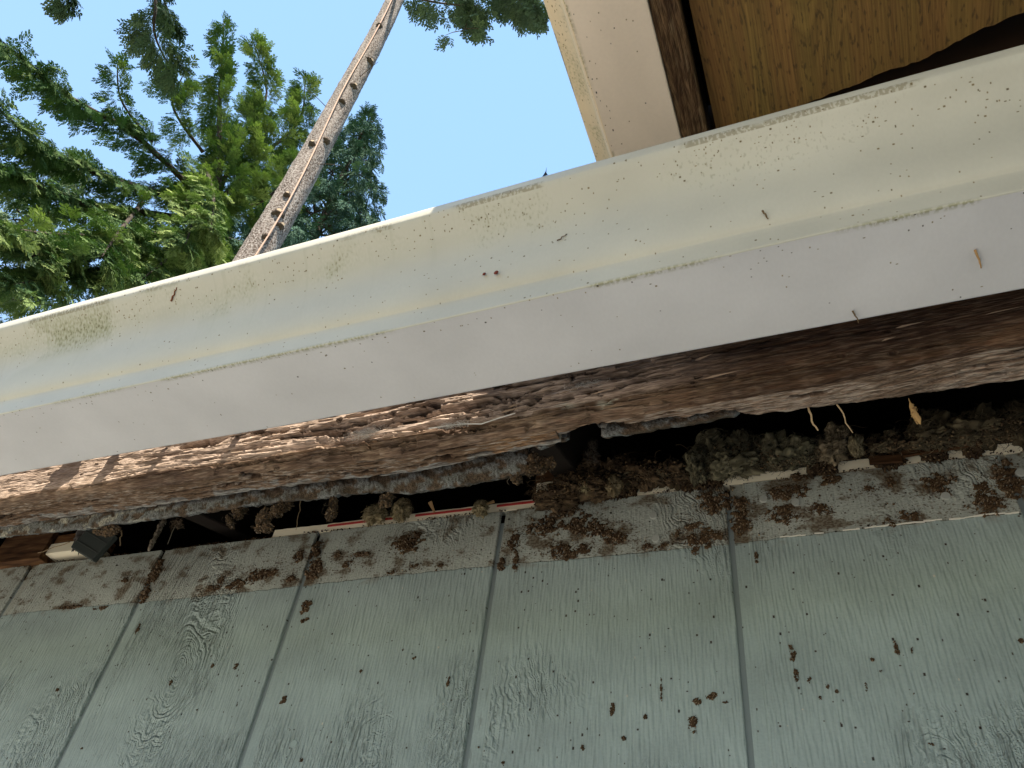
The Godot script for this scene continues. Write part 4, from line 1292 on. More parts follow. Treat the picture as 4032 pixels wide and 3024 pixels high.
func build_upper_roof() -> void:
	# the same section, turned to run towards us, its back against a board at x = -0.0765
	var prof := gutter_profile()
	var lens := PackedFloat32Array([0.0])
	for i in range(1, prof.size()):
		lens.append(lens[-1] + prof[i].distance_to(prof[i - 1]))
	var total := lens[-1]
	var tex := gutter_texture(1024, 512, 81, lens, lens[16] / total, lens[22] / total, lens[prof.size() - 9] / total, Color(0.72, 0.58, 0.37), Color(0.72, 0.63, 0.51), false)
	var g := thing("gutter", "upper white gutter at the top right that runs out over the lower one", "gutter", Vector3.ZERO)
	var zs := PackedFloat32Array()
	for i in 39:
		zs.append(-0.62 + i * 0.12)
	var turn := func(z: float, q: Vector2) -> Vector3:
		return Vector3(-0.0765 - (q.x + 0.44), q.y + 0.42, z)
	part("trough", gutter_mesh(prof, zs, turn, -0.47, 1.2), paint_mat(tex), g)
	var cap := new_st()
	var poly := PackedVector2Array()
	for i in prof.size() - 3:
		poly.append(prof[i])
	var tris := Geometry2D.triangulate_polygon(poly)
	for i in range(0, tris.size(), 3):
		for o in [Vector3.FORWARD, Vector3.BACK]:
			tri(cap, turn.call(-0.6195, poly[tris[i]]), turn.call(-0.6195, poly[tris[i + 1]]), turn.call(-0.6195, poly[tris[i + 2]]), o)
	part("end_cap", done(cap), plain_mat(Color(0.85, 0.83, 0.78), 0.5), g)

	var f := thing("upper_fascia", "dark weathered wood board beside the upper gutter", "fascia board", Vector3.ZERO)
	# rough board: a rounded section with worn edges
	var nu := 360
	var ring_pts := PackedVector2Array()
	var xa := -0.0758
	var xb := -0.0452
	var ya := 0.9015
	var yt := 1.05
	for i in 14:
		ring_pts.append(Vector2(lerpf(xa + 0.0015, xb - 0.0015, i / 13.0), ya))
	ring_pts.append(Vector2(xb - 0.0004, ya + 0.0004))
	for i in 14:
		ring_pts.append(Vector2(xb, lerpf(ya + 0.0015, yt, i / 13.0)))
	for i in 10:
		ring_pts.append(Vector2(xa, lerpf(yt, ya + 0.0015, i / 9.0)))
	ring_pts.append(Vector2(xa + 0.0004, ya + 0.0004))
	ring_pts.append(ring_pts[0])
	var nv := ring_pts.size()
	var p := PackedVector3Array()
	var col := PackedColorArray()
	var fn := fnoise(91, 1.0, 4)
	for i in nu:
		var z := lerpf(-0.62, 3.9, pow(float(i) / (nu - 1), 2.0))
		for j in nv:
			var q := ring_pts[j]
			var n1 := fn.get_noise_2d(z * 7.0, (q.x + q.y) * 260.0)
			var n2 := fn.get_noise_2d(z * 40.0, (q.x * 1.3 + q.y) * 420.0)
			p.append(Vector3(q.x + n2 * 0.0006, q.y + n1 * 0.0006 + n2 * 0.0005, z))
			var c := Color(0.085, 0.048, 0.024).lerp(Color(0.22, 0.145, 0.075), clampf(0.45 + n1 * 1.3, 0, 1))
			c = c.lerp(Color(0.03, 0.02, 0.014), smoothstep(0.1, 0.4, n2) * 0.6)
			c = c.lerp(Color(0.34, 0.26, 0.15), smoothstep(0.3, 0.5, fn.get_noise_2d(z * 12.0 + 50.0, q.x * 1200.0)) * 0.5)
			col.append(c)
	part("board", sheet(nu, nv, p, PackedVector2Array(), col, Vector3.ZERO, true), grain_mat(143, Vector3(70, 70, 3)), f)

	var ply := thing("plywood_soffit", "olive brown plywood panel under the upper roof with a ragged far edge", "plywood", Vector3.ZERO)
	var w := 1024
	var h := 512
	var alb := PackedByteArray()
	alb.resize(w * h * 3)
	var hei := PackedByteArray()
	hei.resize(w * h)
	var warp := nbytes(101, w, h, 0.015, 4, 8, 3)
	var fib := nbytes(102, w, h, 0.25, 1, 16, 4)
	var tone := nbytes(103, w, h, 0.03, 2, 8, 4)
	var spot := nbytes(104, w, h, 0.09, 1, 1, 4)
	var ring := PackedFloat32Array()
	ring.resize(4096)
	var rn := fnoise(105, 0.05, 4)
	for i in 4096:
		ring[i] = rn.get_noise_1d(i) * 0.5 + 0.5
	for j in h:
		for i in w:
			var k := j * w + i
			var rv := ring[int(i * 2.2 + (warp[k] - 128) * 1.3 + 600.0) & 4095]
			var fb := fib[k] / 255.0
			var m := clampf(rv * 0.9 + (fb - 0.5) * 0.7, 0, 1)
			var r := lerpf(0.105, 0.29, m)
			var gr := lerpf(0.058, 0.170, m)
			var b := lerpf(0.013, 0.042, m)
			var tn := (tone[k] - 128) / 128.0
			gr *= 1.0 + 0.10 * tn
			r *= 1.0 - 0.05 * tn
			var crack := clampf((0.30 - rv) * 5.0, 0, 1) * clampf((tone[k] - 110) / 40.0, 0, 1)
			var dk := 1.0 - 0.75 * crack - 0.5 * clampf((spot[k] - 178) / 25.0, 0, 1)
			alb[k * 3] = int(255.0 * clampf(1.055 * pow(r * dk + 0.001, 0.41667) - 0.055, 0, 1))
			alb[k * 3 + 1] = int(255.0 * clampf(1.055 * pow(gr * dk + 0.001, 0.41667) - 0.055, 0, 1))
			alb[k * 3 + 2] = int(255.0 * clampf(1.055 * pow(b * dk + 0.001, 0.41667) - 0.055, 0, 1))
			hei[k] = int(clampf(128.0 + (fb - 0.5) * 90.0 - crack * 120.0, 0, 255))
	var pm := StandardMaterial3D.new()
	pm.albedo_texture = ImageTexture.create_from_image(Image.create_from_data(w, h, false, Image.FORMAT_RGB8, alb))
	pm.heightmap_enabled = true
	pm.heightmap_texture = ImageTexture.create_from_image(Image.create_from_data(w, h, false, Image.FORMAT_L8, hei))
	pm.heightmap_scale = 0.12
	pm.roughness = 0.75
	var st := new_st()
	var y0 := 0.930
	var y1 := 0.942
	var nx := 240
	var back := PackedVector2Array()
	for i in nx + 1:
		var x := lerpf(-0.036, 1.2, pow(float(i) / nx, 1.5))
		var zb := -0.505 if x < 0.03 else 0.0
		zb = key_lerp(x, [[-0.036, -0.515], [0.02, -0.507], [0.063, -0.4925], [0.161, -0.481], [0.295, -0.457], [1.2, -0.40]])
		zb += noise_b.get_noise_1d(x * 55.0) * 0.0022 + (noise_c.get_noise_1d(x * 16.0) * 0.003)
		back.append(Vector2(x, zb))
	for i in nx:
		for yy in [y0, y1]:
			var q := [Vector3(back[i].x, yy, back[i].y), Vector3(back[i + 1].x, yy, back[i + 1].y), Vector3(back[i + 1].x, yy, 3.97), Vector3(back[i].x, yy, 3.97)]
			var out := Vector3.DOWN if yy == y0 else Vector3.UP
			for e in [[0, 1, 2], [0, 2, 3]]:
				var tr := [q[e[0]], q[e[1]], q[e[2]]]
				if (tr[1] - tr[0]).cross(tr[2] - tr[0]).dot(out) > 0.0:
					tr = [tr[0], tr[2], tr[1]]
				for v in tr:
					st.set_uv(Vector2((v.x + 0.04) / 0.6, (v.z + 0.55) / 0.9))
					st.add_vertex(v)
		st.set_uv(Vector2(0.1, 0.1))
		quad(st, Vector3(back[i].x, y0, back[i].y), Vector3(back[i + 1].x, y0, back[i + 1].y), Vector3(back[i + 1].x, y1, back[i + 1].y), Vector3(back[i].x, y1, back[i].y), Vector3.FORWARD)
	quad(st, Vector3(back[0].x, y0, back[0].y), Vector3(back[0].x, y0, 3.97), Vector3(back[0].x, y1, 3.97), Vector3(back[0].x, y1, back[0].y), Vector3.LEFT)
	part("panel", done(st), pm, ply)

	var r := thing("upper_roof", "higher roof at the top right that shades the right part of the wall", "roof", Vector3.ZERO)
	var dk := plain_mat(Color(0.14, 0.10, 0.07), 0.95)
	part("roof_deck", box_mesh(Vector3(2.0, 1.32, 1.74), Vector3(4.3, 0.05, 4.52), Basis(Vector3.BACK, 0.12)), dk, r)  # reach out of view lengthened to shade the right of the wall
	part("end_board", box_mesh(Vector3(2.1, 1.0, -0.545), Vector3(4.4, 0.19, 0.03)), plain_mat(Color(0.36, 0.26, 0.18), 0.95), r)
	part("front_board", box_mesh(Vector3(2.1, 1.12, 3.99), Vector3(4.3, 0.35, 0.03)), dk, r)
	for k in 7:
		part("rafter", box_mesh(Vector3(0.2 + k * 0.6, 1.02 + 0.07 * k, 1.74), Vector3(0.038, 0.12, 4.4)), dk, r)

# ------------------------------------------------------------------ trees
# one flat spray of needles, a unit long, pointing along +z and drooping a little
func spray_mesh(s: int, twigs: int, leaf: float, droop: float) -> ArrayMesh:
	var r := RandomNumberGenerator.new()
	r.seed = s
	var v := PackedVector3Array()
	var n := PackedVector3Array()
	var c := PackedColorArray()
	var blade := func(a: Vector3, b: Vector3, wd: float, up: Vector3, ca: Color, cb: Color) -> void:
		# needle-clad twig: two leaves folded along its middle, widest past half way
		var d := b - a
		var side := d.cross(up).normalized()
		var m := a + d * 0.45
		for sg in [-1.0, 1.0]:
			var e: Vector3 = m + side * wd * sg - up * wd * 0.45
			var nn := (b - a).cross(e - a).normalized()
			if nn.dot(up) < 0.0:
				nn = -nn
			var tr := [a, e, b]
			if (e - a).cross(b - a).dot(nn) > 0.0:
				tr = [a, b, e]
			for q in tr:
				v.append(q)
				n.append(nn)
				c.append(ca if q == a else (cb if q == b else ca.lerp(cb, 0.5)))
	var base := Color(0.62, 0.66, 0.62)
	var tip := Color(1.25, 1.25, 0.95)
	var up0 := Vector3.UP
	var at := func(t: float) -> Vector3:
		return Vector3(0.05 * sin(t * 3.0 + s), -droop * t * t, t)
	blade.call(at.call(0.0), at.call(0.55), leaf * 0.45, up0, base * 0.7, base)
	blade.call(at.call(0.5), at.call(1.0), leaf * 0.9, up0, base, tip)
	for k in twigs:
		var t := 0.08 + 0.84 * k / float(twigs - 1)
		var sg := 1.0 if k % 2 == 0 else -1.0
		var ln := lerpf(0.50, 0.20, t) * r.randf_range(0.75, 1.2)
		var p0: Vector3 = at.call(t)
		var ang := deg_to_rad(r.randf_range(42, 62))
		var d := Vector3(sg * sin(ang), r.randf_range(-0.3, 0.12) - droop * 0.4, cos(ang))
		var p1 := p0 + d * ln
		blade.call(p0, p1, leaf * r.randf_range(0.8, 1.1), (up0 + Vector3(r.randf_range(-0.3, 0.3), 0, r.randf_range(-0.3, 0.3))).normalized(), base, tip)
		# side needles tufts
		for q in 2:
			var tt := 0.3 + 0.35 * q
			var pa := p0 + d * ln * tt
			var d2 := Vector3(d.x * 0.4 - sg * 0.1 * q, d.y - 0.15, d.z * 1.1 + 0.2).normalized() * ln * 0.48
			blade.call(pa, pa + d2, leaf * 0.8, up0, base, tip)
	var arr := []
	arr.resize(Mesh.ARRAY_MAX)
	arr[Mesh.ARRAY_VERTEX] = v
	arr[Mesh.ARRAY_NORMAL] = n
	arr[Mesh.ARRAY_COLOR] = c
	var m := ArrayMesh.new()
	m.add_surface_from_arrays(Mesh.PRIMITIVE_TRIANGLES, arr)
	return m

func leaf_mat(back: Color) -> StandardMaterial3D:
	var m := vert_mat(0.85)
	m.metallic_specular = 0.12
	m.backlight_enabled = true
	m.backlight = back
	m.cull_mode = BaseMaterial3D.CULL_DISABLED
	return m

func curve_at(pts: Array, t: float) -> Vector3:
	var n := pts.size() - 1
	var f := clampf(t, 0.0, 0.9999) * n
	var i := int(f)
	var u := f - i
	var p0: Vector3 = pts[maxi(i - 1, 0)]
	var p1: Vector3 = pts[i]
	var p2: Vector3 = pts[i + 1]
	var p3: Vector3 = pts[mini(i + 2, n)]
	return p1.cubic_interpolate(p2, p0, p3, u)

func curve_len(pts: Array) -> float:
	var l := 0.0
	for i in pts.size() - 1:
		l += (pts[i] as Vector3).distance_to(pts[i + 1])
	return l

# needles along a limb: branchlets leave it on both sides and each carries sprays
func dress(pts: Array, hw0: float, hw1: float, density: float, t0: float, size: float, out: Dictionary, tone: float, hang := 0.25) -> void:
	var ln := curve_len(pts)
	var cnt := int(ln * density)
	for k in cnt:
		var t := lerpf(t0, 1.0, (k + rng.randf()) / cnt)
		var p := curve_at(pts, t)
		var d := (curve_at(pts, minf(t + 0.04, 1.0)) - curve_at(pts, maxf(t - 0.04, 0.0))).normalized()
		var side := d.cross(Vector3.UP)
		if side.length() < 0.15:
			side = Vector3(rng.randfn(), 0, rng.randfn())
		side = side.normalized() * (1.0 if rng.randf() < 0.5 else -1.0)
		if rng.randf() < 0.3:
			side = (side + Vector3(rng.randfn() * 0.6, rng.randfn() * 0.5, rng.randfn() * 0.6)).normalized()
		var bl := lerpf(hw0, hw1, t) * rng.randf_range(0.45, 1.1)
		var bd := (side * 0.9 + d * rng.randf_range(0.3, 0.9) + Vector3(0, rng.randf_range(-hang, 0.12), 0)).normalized()
		var n := maxi(2, int(bl / (size * 0.38)))
		var btone := rng.randf_range(0.5, 1.3) * tone
		for i in n:
			var u := (i + 0.6) / n
			var q := p + bd * bl * u + Vector3(0, -hang * 0.5 * bl * u * u, 0)
			for sgn: float in [-1.0, 1.0]:
				if rng.randf() < 0.12:
					continue
				var sd := bd.cross(Vector3.UP).normalized() * sgn
				var dir := (bd * rng.randf_range(0.5, 1.3) + sd * rng.randf_range(0.2, 0.9) * (1.0 - 0.5 * u) + Vector3(0, rng.randf_range(-0.55, 0.15), 0)).normalized()
				out.xs.append(Transform3D(aim(dir, rng.randf_range(-0.6, 0.6)).scaled_local(Vector3.ONE * size * rng.randf_range(0.7, 1.25)), q))
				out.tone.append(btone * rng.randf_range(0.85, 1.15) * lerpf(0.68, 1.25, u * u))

func aim(dir: Vector3, roll: float) -> Basis:
	var up := Vector3.UP if absf(dir.y) < 0.97 else Vector3.RIGHT
	var x := up.cross(dir).normalized()
	var b := Basis(x, dir.cross(x), dir)
	return b * Basis(Vector3.BACK, roll)

func limb_tube(pts: Array, r0: float, r1: float, n := 14) -> ArrayMesh:
	var p := PackedVector3Array()
	for i in n:
		p.append(curve_at(pts, float(i) / (n - 1)))
	return tube(p, radii(n, r0, r1), 7, 0.3)

func crown(parent: Node, out: Dictionary, meshes: Array, mat: Material, dark: Color, light: Color) -> void:
	# split over the spray variants
	for m in meshes.size():
		var xs := []
		var cols := []
		for i in out.xs.size():
			if i % meshes.size() != m:
				continue
			xs.append(out.xs[i])
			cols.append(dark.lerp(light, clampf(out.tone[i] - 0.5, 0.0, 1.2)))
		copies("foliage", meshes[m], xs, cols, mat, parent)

func bark_mat(a: Color, b: Color, s: int, sc := Vector3(1.5, 0.5, 1.5)) -> StandardMaterial3D:
	var m := StandardMaterial3D.new()
	m.albedo_texture = noise_tex(s, 0.03, [[0.0, a.darkened(0.4)], [0.4, a], [0.65, b], [1.0, b.lightened(0.2)]], 512, 5)
	m.uv1_triplanar = true
	m.uv1_world_triplanar = true
	m.uv1_scale = sc
	m.roughness = 0.95
	return m

func build_bare_trunk() -> void:
	var t := thing("bare_conifer", "tall bare conifer trunk with pale bark and cut branch stubs", "tree", Vector3(-6.21, GROUND_Y, -4.20))
	var axis := func(y: float) -> Vector3:   # world height -> point, relative to the base
		return Vector3(0.025 * sin(y * 0.9) + (0.0 if y < 10.0 else -0.003 * pow(y - 10.0, 1.85)), y - GROUND_Y, 0.0 if y < 10.0 else 0.004 * pow(y - 10.0, 1.85))
	var rad := func(y: float) -> float:
		return 0.21 - 0.00465 * (y - 7.87)
	var fn := fnoise(121, 1.0, 4)
	var nu := 520
	var nv := 61
	var p := PackedVector3Array()
	var col := PackedColorArray()
	for i in nu:
		var y := lerpf(GROUND_Y - 0.05, 20.0, pow(float(i) / (nu - 1), 0.8))
		var c0: Vector3 = axis.call(y)
		var r: float = rad.call(y)
		for j in nv:
			var a := TAU * float(j % (nv - 1)) / (nv - 1)
			var q := Vector3(cos(a), 0, sin(a))
			var n1 := fn.get_noise_3d(q.x * 2.2, y * 1.3, q.z * 2.2)
			var n2 := fn.get_noise_3d(q.x * 7.0, y * 9.0, q.z * 7.0)
			p.append(c0 + q * (r * (1.0 + 0.05 * n1) + 0.012 * n2))
			var c := Color(0.165, 0.135, 0.118).lerp(Color(0.26, 0.225, 0.205), clampf(0.5 + n1, 0, 1))
			var n3 := fn.get_noise_3d(q.x * 1.6 + 9.0, y * 0.9, q.z * 1.6)
			c = c.lerp(Color(0.085, 0.062, 0.050), smoothstep(0.10, 0.35, n3) * 0.75)
			c = c.lerp(Color(0.36, 0.33, 0.31), smoothstep(0.12, 0.35, -n3) * 0.6)
			var rg := absf(fmod(y * 1.9 + n1 * 0.25, 1.0) - 0.5)
			c = c.lerp(Color(0.075, 0.055, 0.045), smoothstep(0.06, 0.0, rg) * clampf(0.45 + n2 * 1.5, 0, 0.8))
			col.append(c)
	var bm := vert_mat(0.95)
	bm.albedo_texture = noise_tex(122, 0.055, [[0.0, Color(0.42, 0.36, 0.33)], [0.44, Color(0.68, 0.63, 0.60)], [0.54, Color(1, 0.98, 0.96)], [0.60, Color(1, 1, 1)], [1.0, Color(1, 1, 1)]], 512, 5)
	bm.detail_enabled = true
	bm.detail_blend_mode = BaseMaterial3D.BLEND_MODE_MIX
	bm.detail_albedo = noise_tex(124, 0.02, [[0.0, Color(0.72, 0.70, 0.68)], [1.0, Color(0.80, 0.77, 0.75)]], 64, 2)
	bm.detail_mask = noise_tex(123, 0.06, [[0.0, Color(0, 0, 0)], [0.53, Color(0, 0, 0)], [0.62, Color(0.5, 0.5, 0.5)], [1, Color(0.7, 0.7, 0.7)]], 512, 5)
	bm.uv1_triplanar = true
	bm.uv1_scale = Vector3(1.0, 0.8, 1.0)
	bm.uv2_triplanar = true
	bm.uv2_scale = Vector3(1.0, 0.8, 1.0)
	part("trunk", sheet(nu, nv, p, PackedVector2Array(), col, Vector3.ZERO, true), bm, t)
	# branch stubs: a dark collar and a pale sawn end
	var sm := plain_mat(lin(0.085, 0.062, 0.048), 0.95)
	var em := plain_mat(lin(0.50, 0.38, 0.26), 0.9)
	var stubs := [[9.02, 30.0], [11.92, 48.0], [10.71, 72.0], [10.44, 10.0], [8.40, 74.0], [8.59, 38.0], [8.05, 44.0], [13.6, 82.0], [12.55, 66.0], [7.6, 60.0], [14.9, 20.0], [6.8, 30.0], [5.6, 75.0]]
	for s in stubs:
		var a := deg_to_rad(s[1])
		var out := Vector3(sin(a) * 0.55 + 0.30, 0.0, cos(a) * 0.75).normalized()
		var y: float = s[0]
		var r: float = rad.call(y)
		var o: Vector3 = axis.call(y)
		var sz := rng.randf_range(0.022, 0.042)
		var pts := PackedVector3Array([o + out * r * 0.8, o + out * (r + 0.012), o + out * (r + 0.032) + Vector3(0, 0.008, 0), o + out * (r + 0.048) + Vector3(0, 0.012, 0)])
		var st := part("branch_stub", tube(pts, PackedFloat32Array([sz * 2.1, sz * 1.9, sz * 1.1, sz * 0.9]), 15, 0.9), sm, t)
		if rng.randf() < 0.45:
			continue
		var e := CylinderMesh.new()
		e.top_radius = sz * 0.8
		e.bottom_radius = sz * 0.8
		e.height = 0.006
		e.radial_segments = 14
		var c := part("sawn_end", e, em, st)
		c.position = o + out * (r + 0.0485) + Vector3(0, 0.012, 0)
		c.basis = Basis(Vector3.UP.cross(out).normalized(), PI * 0.5)
	# thin twigs left on the trunk
	for q in [[11.75, Vector3(-0.55, 0.25, 0.9)], [12.9, Vector3(0.7, 0.1, 0.2)], [10.2, Vector3(0.6, -0.2, -0.1)]]:
		var o: Vector3 = axis.call(q[0])
		var d: Vector3 = (q[1] as Vector3).normalized()
		part("twig", limb_tube([o + d * 0.1, o + d * 0.4 + Vector3(0, 0.03, 0), o + d * 0.62], 0.008, 0.003, 6), sm, t)
	# boughs still on near the top, hanging into the picture
	var out := {"xs": [], "tone": []}
	var off := -t.position
	var lm := bark_mat(Color(0.25, 0.2, 0.16), Color(0.36, 0.3, 0.25), 125)
	var limbs := [
		[Vector3(-6.35, 17.6, -4.0), Vector3(-5.57, 14.95, -3.55), Vector3(-4.85, 14.15, -3.65), Vector3(-4.15, 13.5, -3.72), Vector3(-3.75, 13.3, -3.79)],
		[Vector3(-6.35, 18.2, -4.0), Vector3(-4.67, 15.3, -3.77), Vector3(-4.05, 13.85, -3.91), Vector3(-3.88, 13.0, -3.90)],
		[Vector3(-6.35, 19.0, -4.0), Vector3(-4.10, 15.0, -3.81), Vector3(-3.45, 13.9, -3.93), Vector3(-3.10, 13.5, -4.00)],
		[Vector3(-6.35, 19.4, -4.0), Vector3(-3.41, 14.6, -3.92), Vector3(-2.92, 13.3, -3.96), Vector3(-2.74, 12.75, -3.96)]]
	for l in limbs:
		var q := []
		for v in l:
			q.append(v + off)
		part("bough", limb_tube(q, 0.035, 0.006), lm, t)
		dress(q, 0.5, 0.26, 9.0, 0.30, 0.24, out, 0.62)
	# one bare hanging twig with two tufts
	var tw := [Vector3(-4.02, 13.6, -3.90), Vector3(-3.93, 12.75, -3.88), Vector3(-3.98, 12.45, -3.80)]
	var q2 := []
	for v in tw:
		q2.append(v + off)
	part("twig", limb_tube(q2, 0.012, 0.006, 8), lm, t)
	for e in [[Vector3(-3.93, 12.7, -3.88), Vector3(-3.72, 12.72, -3.95)], [Vector3(-3.98, 12.45, -3.80), Vector3(-4.1, 12.2, -3.72)]]:
		part("twig", limb_tube([e[0] + off, (e[0] + e[1]) * 0.5 + off + Vector3(0, 0.03, 0), e[1] + off], 0.007, 0.004, 6), lm, t)
		dress([(e[0] + e[1]) * 0.5 + off, e[1] + off], 0.14, 0.12, 26.0, 0.1, 0.16, out, 0.95)
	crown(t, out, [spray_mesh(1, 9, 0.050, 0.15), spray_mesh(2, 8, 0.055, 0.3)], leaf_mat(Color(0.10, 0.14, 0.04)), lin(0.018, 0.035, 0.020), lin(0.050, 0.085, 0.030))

	# the rope that runs down the trunk
	var rope := thing("rope", "thin pale orange rope running down the front of the bare trunk", "rope", Vector3(-5.98, GROUND_Y, -3.96))
	var rp := PackedVector3Array()
	for i in 60:
		var y := lerpf(6.5, 17.5, i / 59.0)
		var c: Vector3 = axis.call(y)
		var r: float = rad.call(y)
		var a := deg_to_rad(52.0 - 22.0 * smoothstep(8.0, 16.5, y) + 6.0 * sin(y * 0.9))
		var d := Vector3(sin(a) , 0, cos(a))
		rp.append(c + t.position + d * (r + 0.030 + 0.012 * sin(y * 1.7)) - rope.position)
	part("strand", tube(rp, radii(60, 0.012, 0.012), 6), plain_mat(lin(0.62, 0.40, 0.30), 0.8), rope)

func conifer(called: String, label: String, base: Vector3, h: float, crown_low: float, rmax: float, whorl: float, size: float, tone: float, dark: Color, light: Color, meshes: Array, mat: Material, lm: Material, droop: float, extra := [], top := Vector3.ZERO) -> void:
	var t := thing(called, label, "tree", base)
	var tip := Vector3(0, h, 0) + top
	part("trunk", limb_tube([Vector3.ZERO, tip * 0.5, tip], h * 0.016, 0.015, 24), lm, t)
	var out := {"xs": [], "tone": []}
	var y := crown_low
	var k := 0
	while y < h - 0.4:
		var f := (y - crown_low) / (h - crown_low)
		var rr := rmax * pow(1.0 - f, 0.85) + 0.25
		for b in 4:
			var a := k * 2.4 + b * TAU / 4.0 + rng.randf_range(-0.3, 0.3)
			var ln := rr * rng.randf_range(0.6, 1.1)
			var d := Vector3(cos(a), 0, sin(a))
			var o := tip * (y / h)
			var pts := [o, o + d * ln * 0.4 + Vector3(0, ln * 0.10, 0), o + d * ln * 0.8 + Vector3(0, -droop * ln * 0.35, 0), o + d * ln + Vector3(0, -droop * ln * 0.6, 0)]
			part("limb", limb_tube(pts, 0.012 + ln * 0.011, 0.006, 8), lm, t)
			dress(pts, ln * 0.30 + 0.12, 0.20, 5.5, 0.25, size, out, tone * rng.randf_range(0.8, 1.2), droop)
		y += whorl * rng.randf_range(0.8, 1.2)
		k += 1
	dress([tip * 0.93, tip], 0.3, 0.1, 14.0, 0.0, size * 0.9, out, tone)
	for e in extra:
		var q := []
		for v in e[0]:
			q.append(v - base)
		part("limb", limb_tube(q, e[3], 0.010), lm, t)
		dress(q, e[1], e[2], e[4], e[5], size, out, e[6] * tone, droop)
	crown(t, out, meshes, mat, dark, light)

func build_trees() -> void:
	var lm := bark_mat(Color(0.17, 0.13, 0.10), Color(0.27, 0.22, 0.18), 131)
	var sprays := [spray_mesh(11, 13, 0.040, 0.2), spray_mesh(12, 12, 0.043, 0.35), spray_mesh(13, 14, 0.038, 0.1)]
	var mat := leaf_mat(Color(0.22, 0.32, 0.06))
	var main := Vector3(-11.1, GROUND_Y, -6.2)
	var V := func(a: float, b: float, c: float) -> Vector3: return Vector3(a, b, c)
	# [points, spread at the root, at the tip, root radius, branchlets per metre, start, tone]
	var ex := [
		[[Vector3(-10.9, 12.6, -6.0), Vector3(-10.66, 14.09, -5.51), Vector3(-10.99, 15.84, -4.82), Vector3(-11.21, 17.33, -4.27), Vector3(-11.41, 18.78, -3.71)], 1.25, 0.16, 0.09, 12.0, 0.1, 0.95],
		[[Vector3(-11.1, 13.0, -6.1), Vector3(-11.09, 13.68, -5.77), Vector3(-11.31, 13.50, -4.00), Vector3(-10.86, 12.22, -2.72), Vector3(-10.34, 11.30, -1.81), Vector3(-9.92, 10.70, -1.30)], 0.75, 0.45, 0.085, 19.0, 0.12, 0.72],
		[[Vector3(-11.16, 13.50, -5.63), Vector3(-10.84, 11.54, -3.83), Vector3(-10.46, 10.49, -2.68), Vector3(-9.86, 9.66, -1.67)], 0.7, 0.45, 0.08, 19.0, 0.1, 0.7],
		[[Vector3(-11.19, 12.86, -5.57), Vector3(-10.85, 10.68, -3.80), Vector3(-10.30, 9.43, -2.52), Vector3(-9.9, 8.7, -1.9)], 0.7, 0.5, 0.075, 19.0, 0.1, 0.7],
		[[Vector3(-10.84, 13.82, -5.80), Vector3(-10.69, 15.54, -5.46), Vector3(-10.57, 17.31, -5.24), Vector3(-10.77, 18.41, -4.31)], 0.9, 0.25, 0.06, 19.0, 0.1, 1.15],
		[[Vector3(-10.81, 13.92, -5.88), Vector3(-10.42, 15.80, -5.95), Vector3(-10.14, 17.39, -6.03), Vector3(-10.16, 18.60, -5.60)], 0.9, 0.25, 0.06, 19.0, 0.1, 1.15],
		[[Vector3(-10.71, 13.44, -6.05), Vector3(-9.82, 13.93, -6.18), Vector3(-9.37, 15.11, -6.13)], 0.75, 0.35, 0.05, 19.0, 0.1, 1.05],
		[[Vector3(-11.23, 13.68, -4.24), Vector3(-11.12, 13.53, -3.30), Vector3(-11.06, 14.02, -2.76)], 0.5, 0.12, 0.03, 13.0, 0.2, 0.8],
		[[Vector3(-10.90, 14.44, -5.02), Vector3(-11.09, 14.73, -4.03), Vector3(-10.89, 15.35, -3.70)], 0.65, 0.3, 0.04, 19.0, 0.1, 1.0],
		[[Vector3(-10.84, 13.28, -6.23), Vector3(-10.24, 10.74, -4.77), Vector3(-9.87, 9.13, -3.87), Vector3(-9.42, 7.95, -3.36)], 0.75, 0.5, 0.06, 19.0, 0.1, 0.9],
		[[Vector3(-10.75, 12.89, -6.37), Vector3(-9.96, 10.86, -5.34), Vector3(-9.26, 9.11, -4.73)], 0.7, 0.45, 0.05, 19.0, 0.1, 1.15],
		[[Vector3(-10.71, 12.97, -6.44), Vector3(-9.76, 11.85, -6.27), Vector3(-9.14, 11.10, -6.12)], 0.6, 0.4, 0.05, 19.0, 0.1, 1.05],
		[[Vector3(-10.70, 12.63, -6.46), Vector3(-10.04, 9.34, -4.49), Vector3(-9.39, 7.43, -3.44)], 0.75, 0.5, 0.06, 19.0, 0.1, 0.85],
		[[Vector3(-11.04, 13.16, -5.18), Vector3(-9.78, 11.65, -5.04), Vector3(-8.98, 10.09, -4.83)], 0.6, 0.4, 0.05, 19.0, 0.15, 1.25],
		[[Vector3(-11.03, 14.41, -5.21), Vector3(-9.74, 12.44, -5.11), Vector3(-8.89, 10.73, -5.00)], 0.6, 0.4, 0.05, 19.0, 0.15, 1.25],
		[[Vector3(-11.02, 12.11, -4.75), Vector3(-9.92, 10.14, -4.28), Vector3(-9.17, 8.69, -3.99)], 0.6, 0.4, 0.05, 19.0, 0.15, 1.1],
		[[Vector3(-10.9, 11.6, -5.2), Vector3(-9.9, 9.0, -3.6), Vector3(-9.2, 7.6, -2.6)], 0.7, 0.45, 0.05, 19.0, 0.15, 1.25]]
	conifer("conifer", "large green conifer with long spreading boughs filling the sky left of the bare trunk", main, 16.2, 5.5, 3.2, 0.55, 0.27, 1.0, lin(0.008, 0.022, 0.006), lin(0.118, 0.18, 0.030), sprays, mat, lm, 0.45, ex)
	var cedar := [spray_mesh(21, 12, 0.036, 0.55), spray_mesh(22, 13, 0.04, 0.7)]
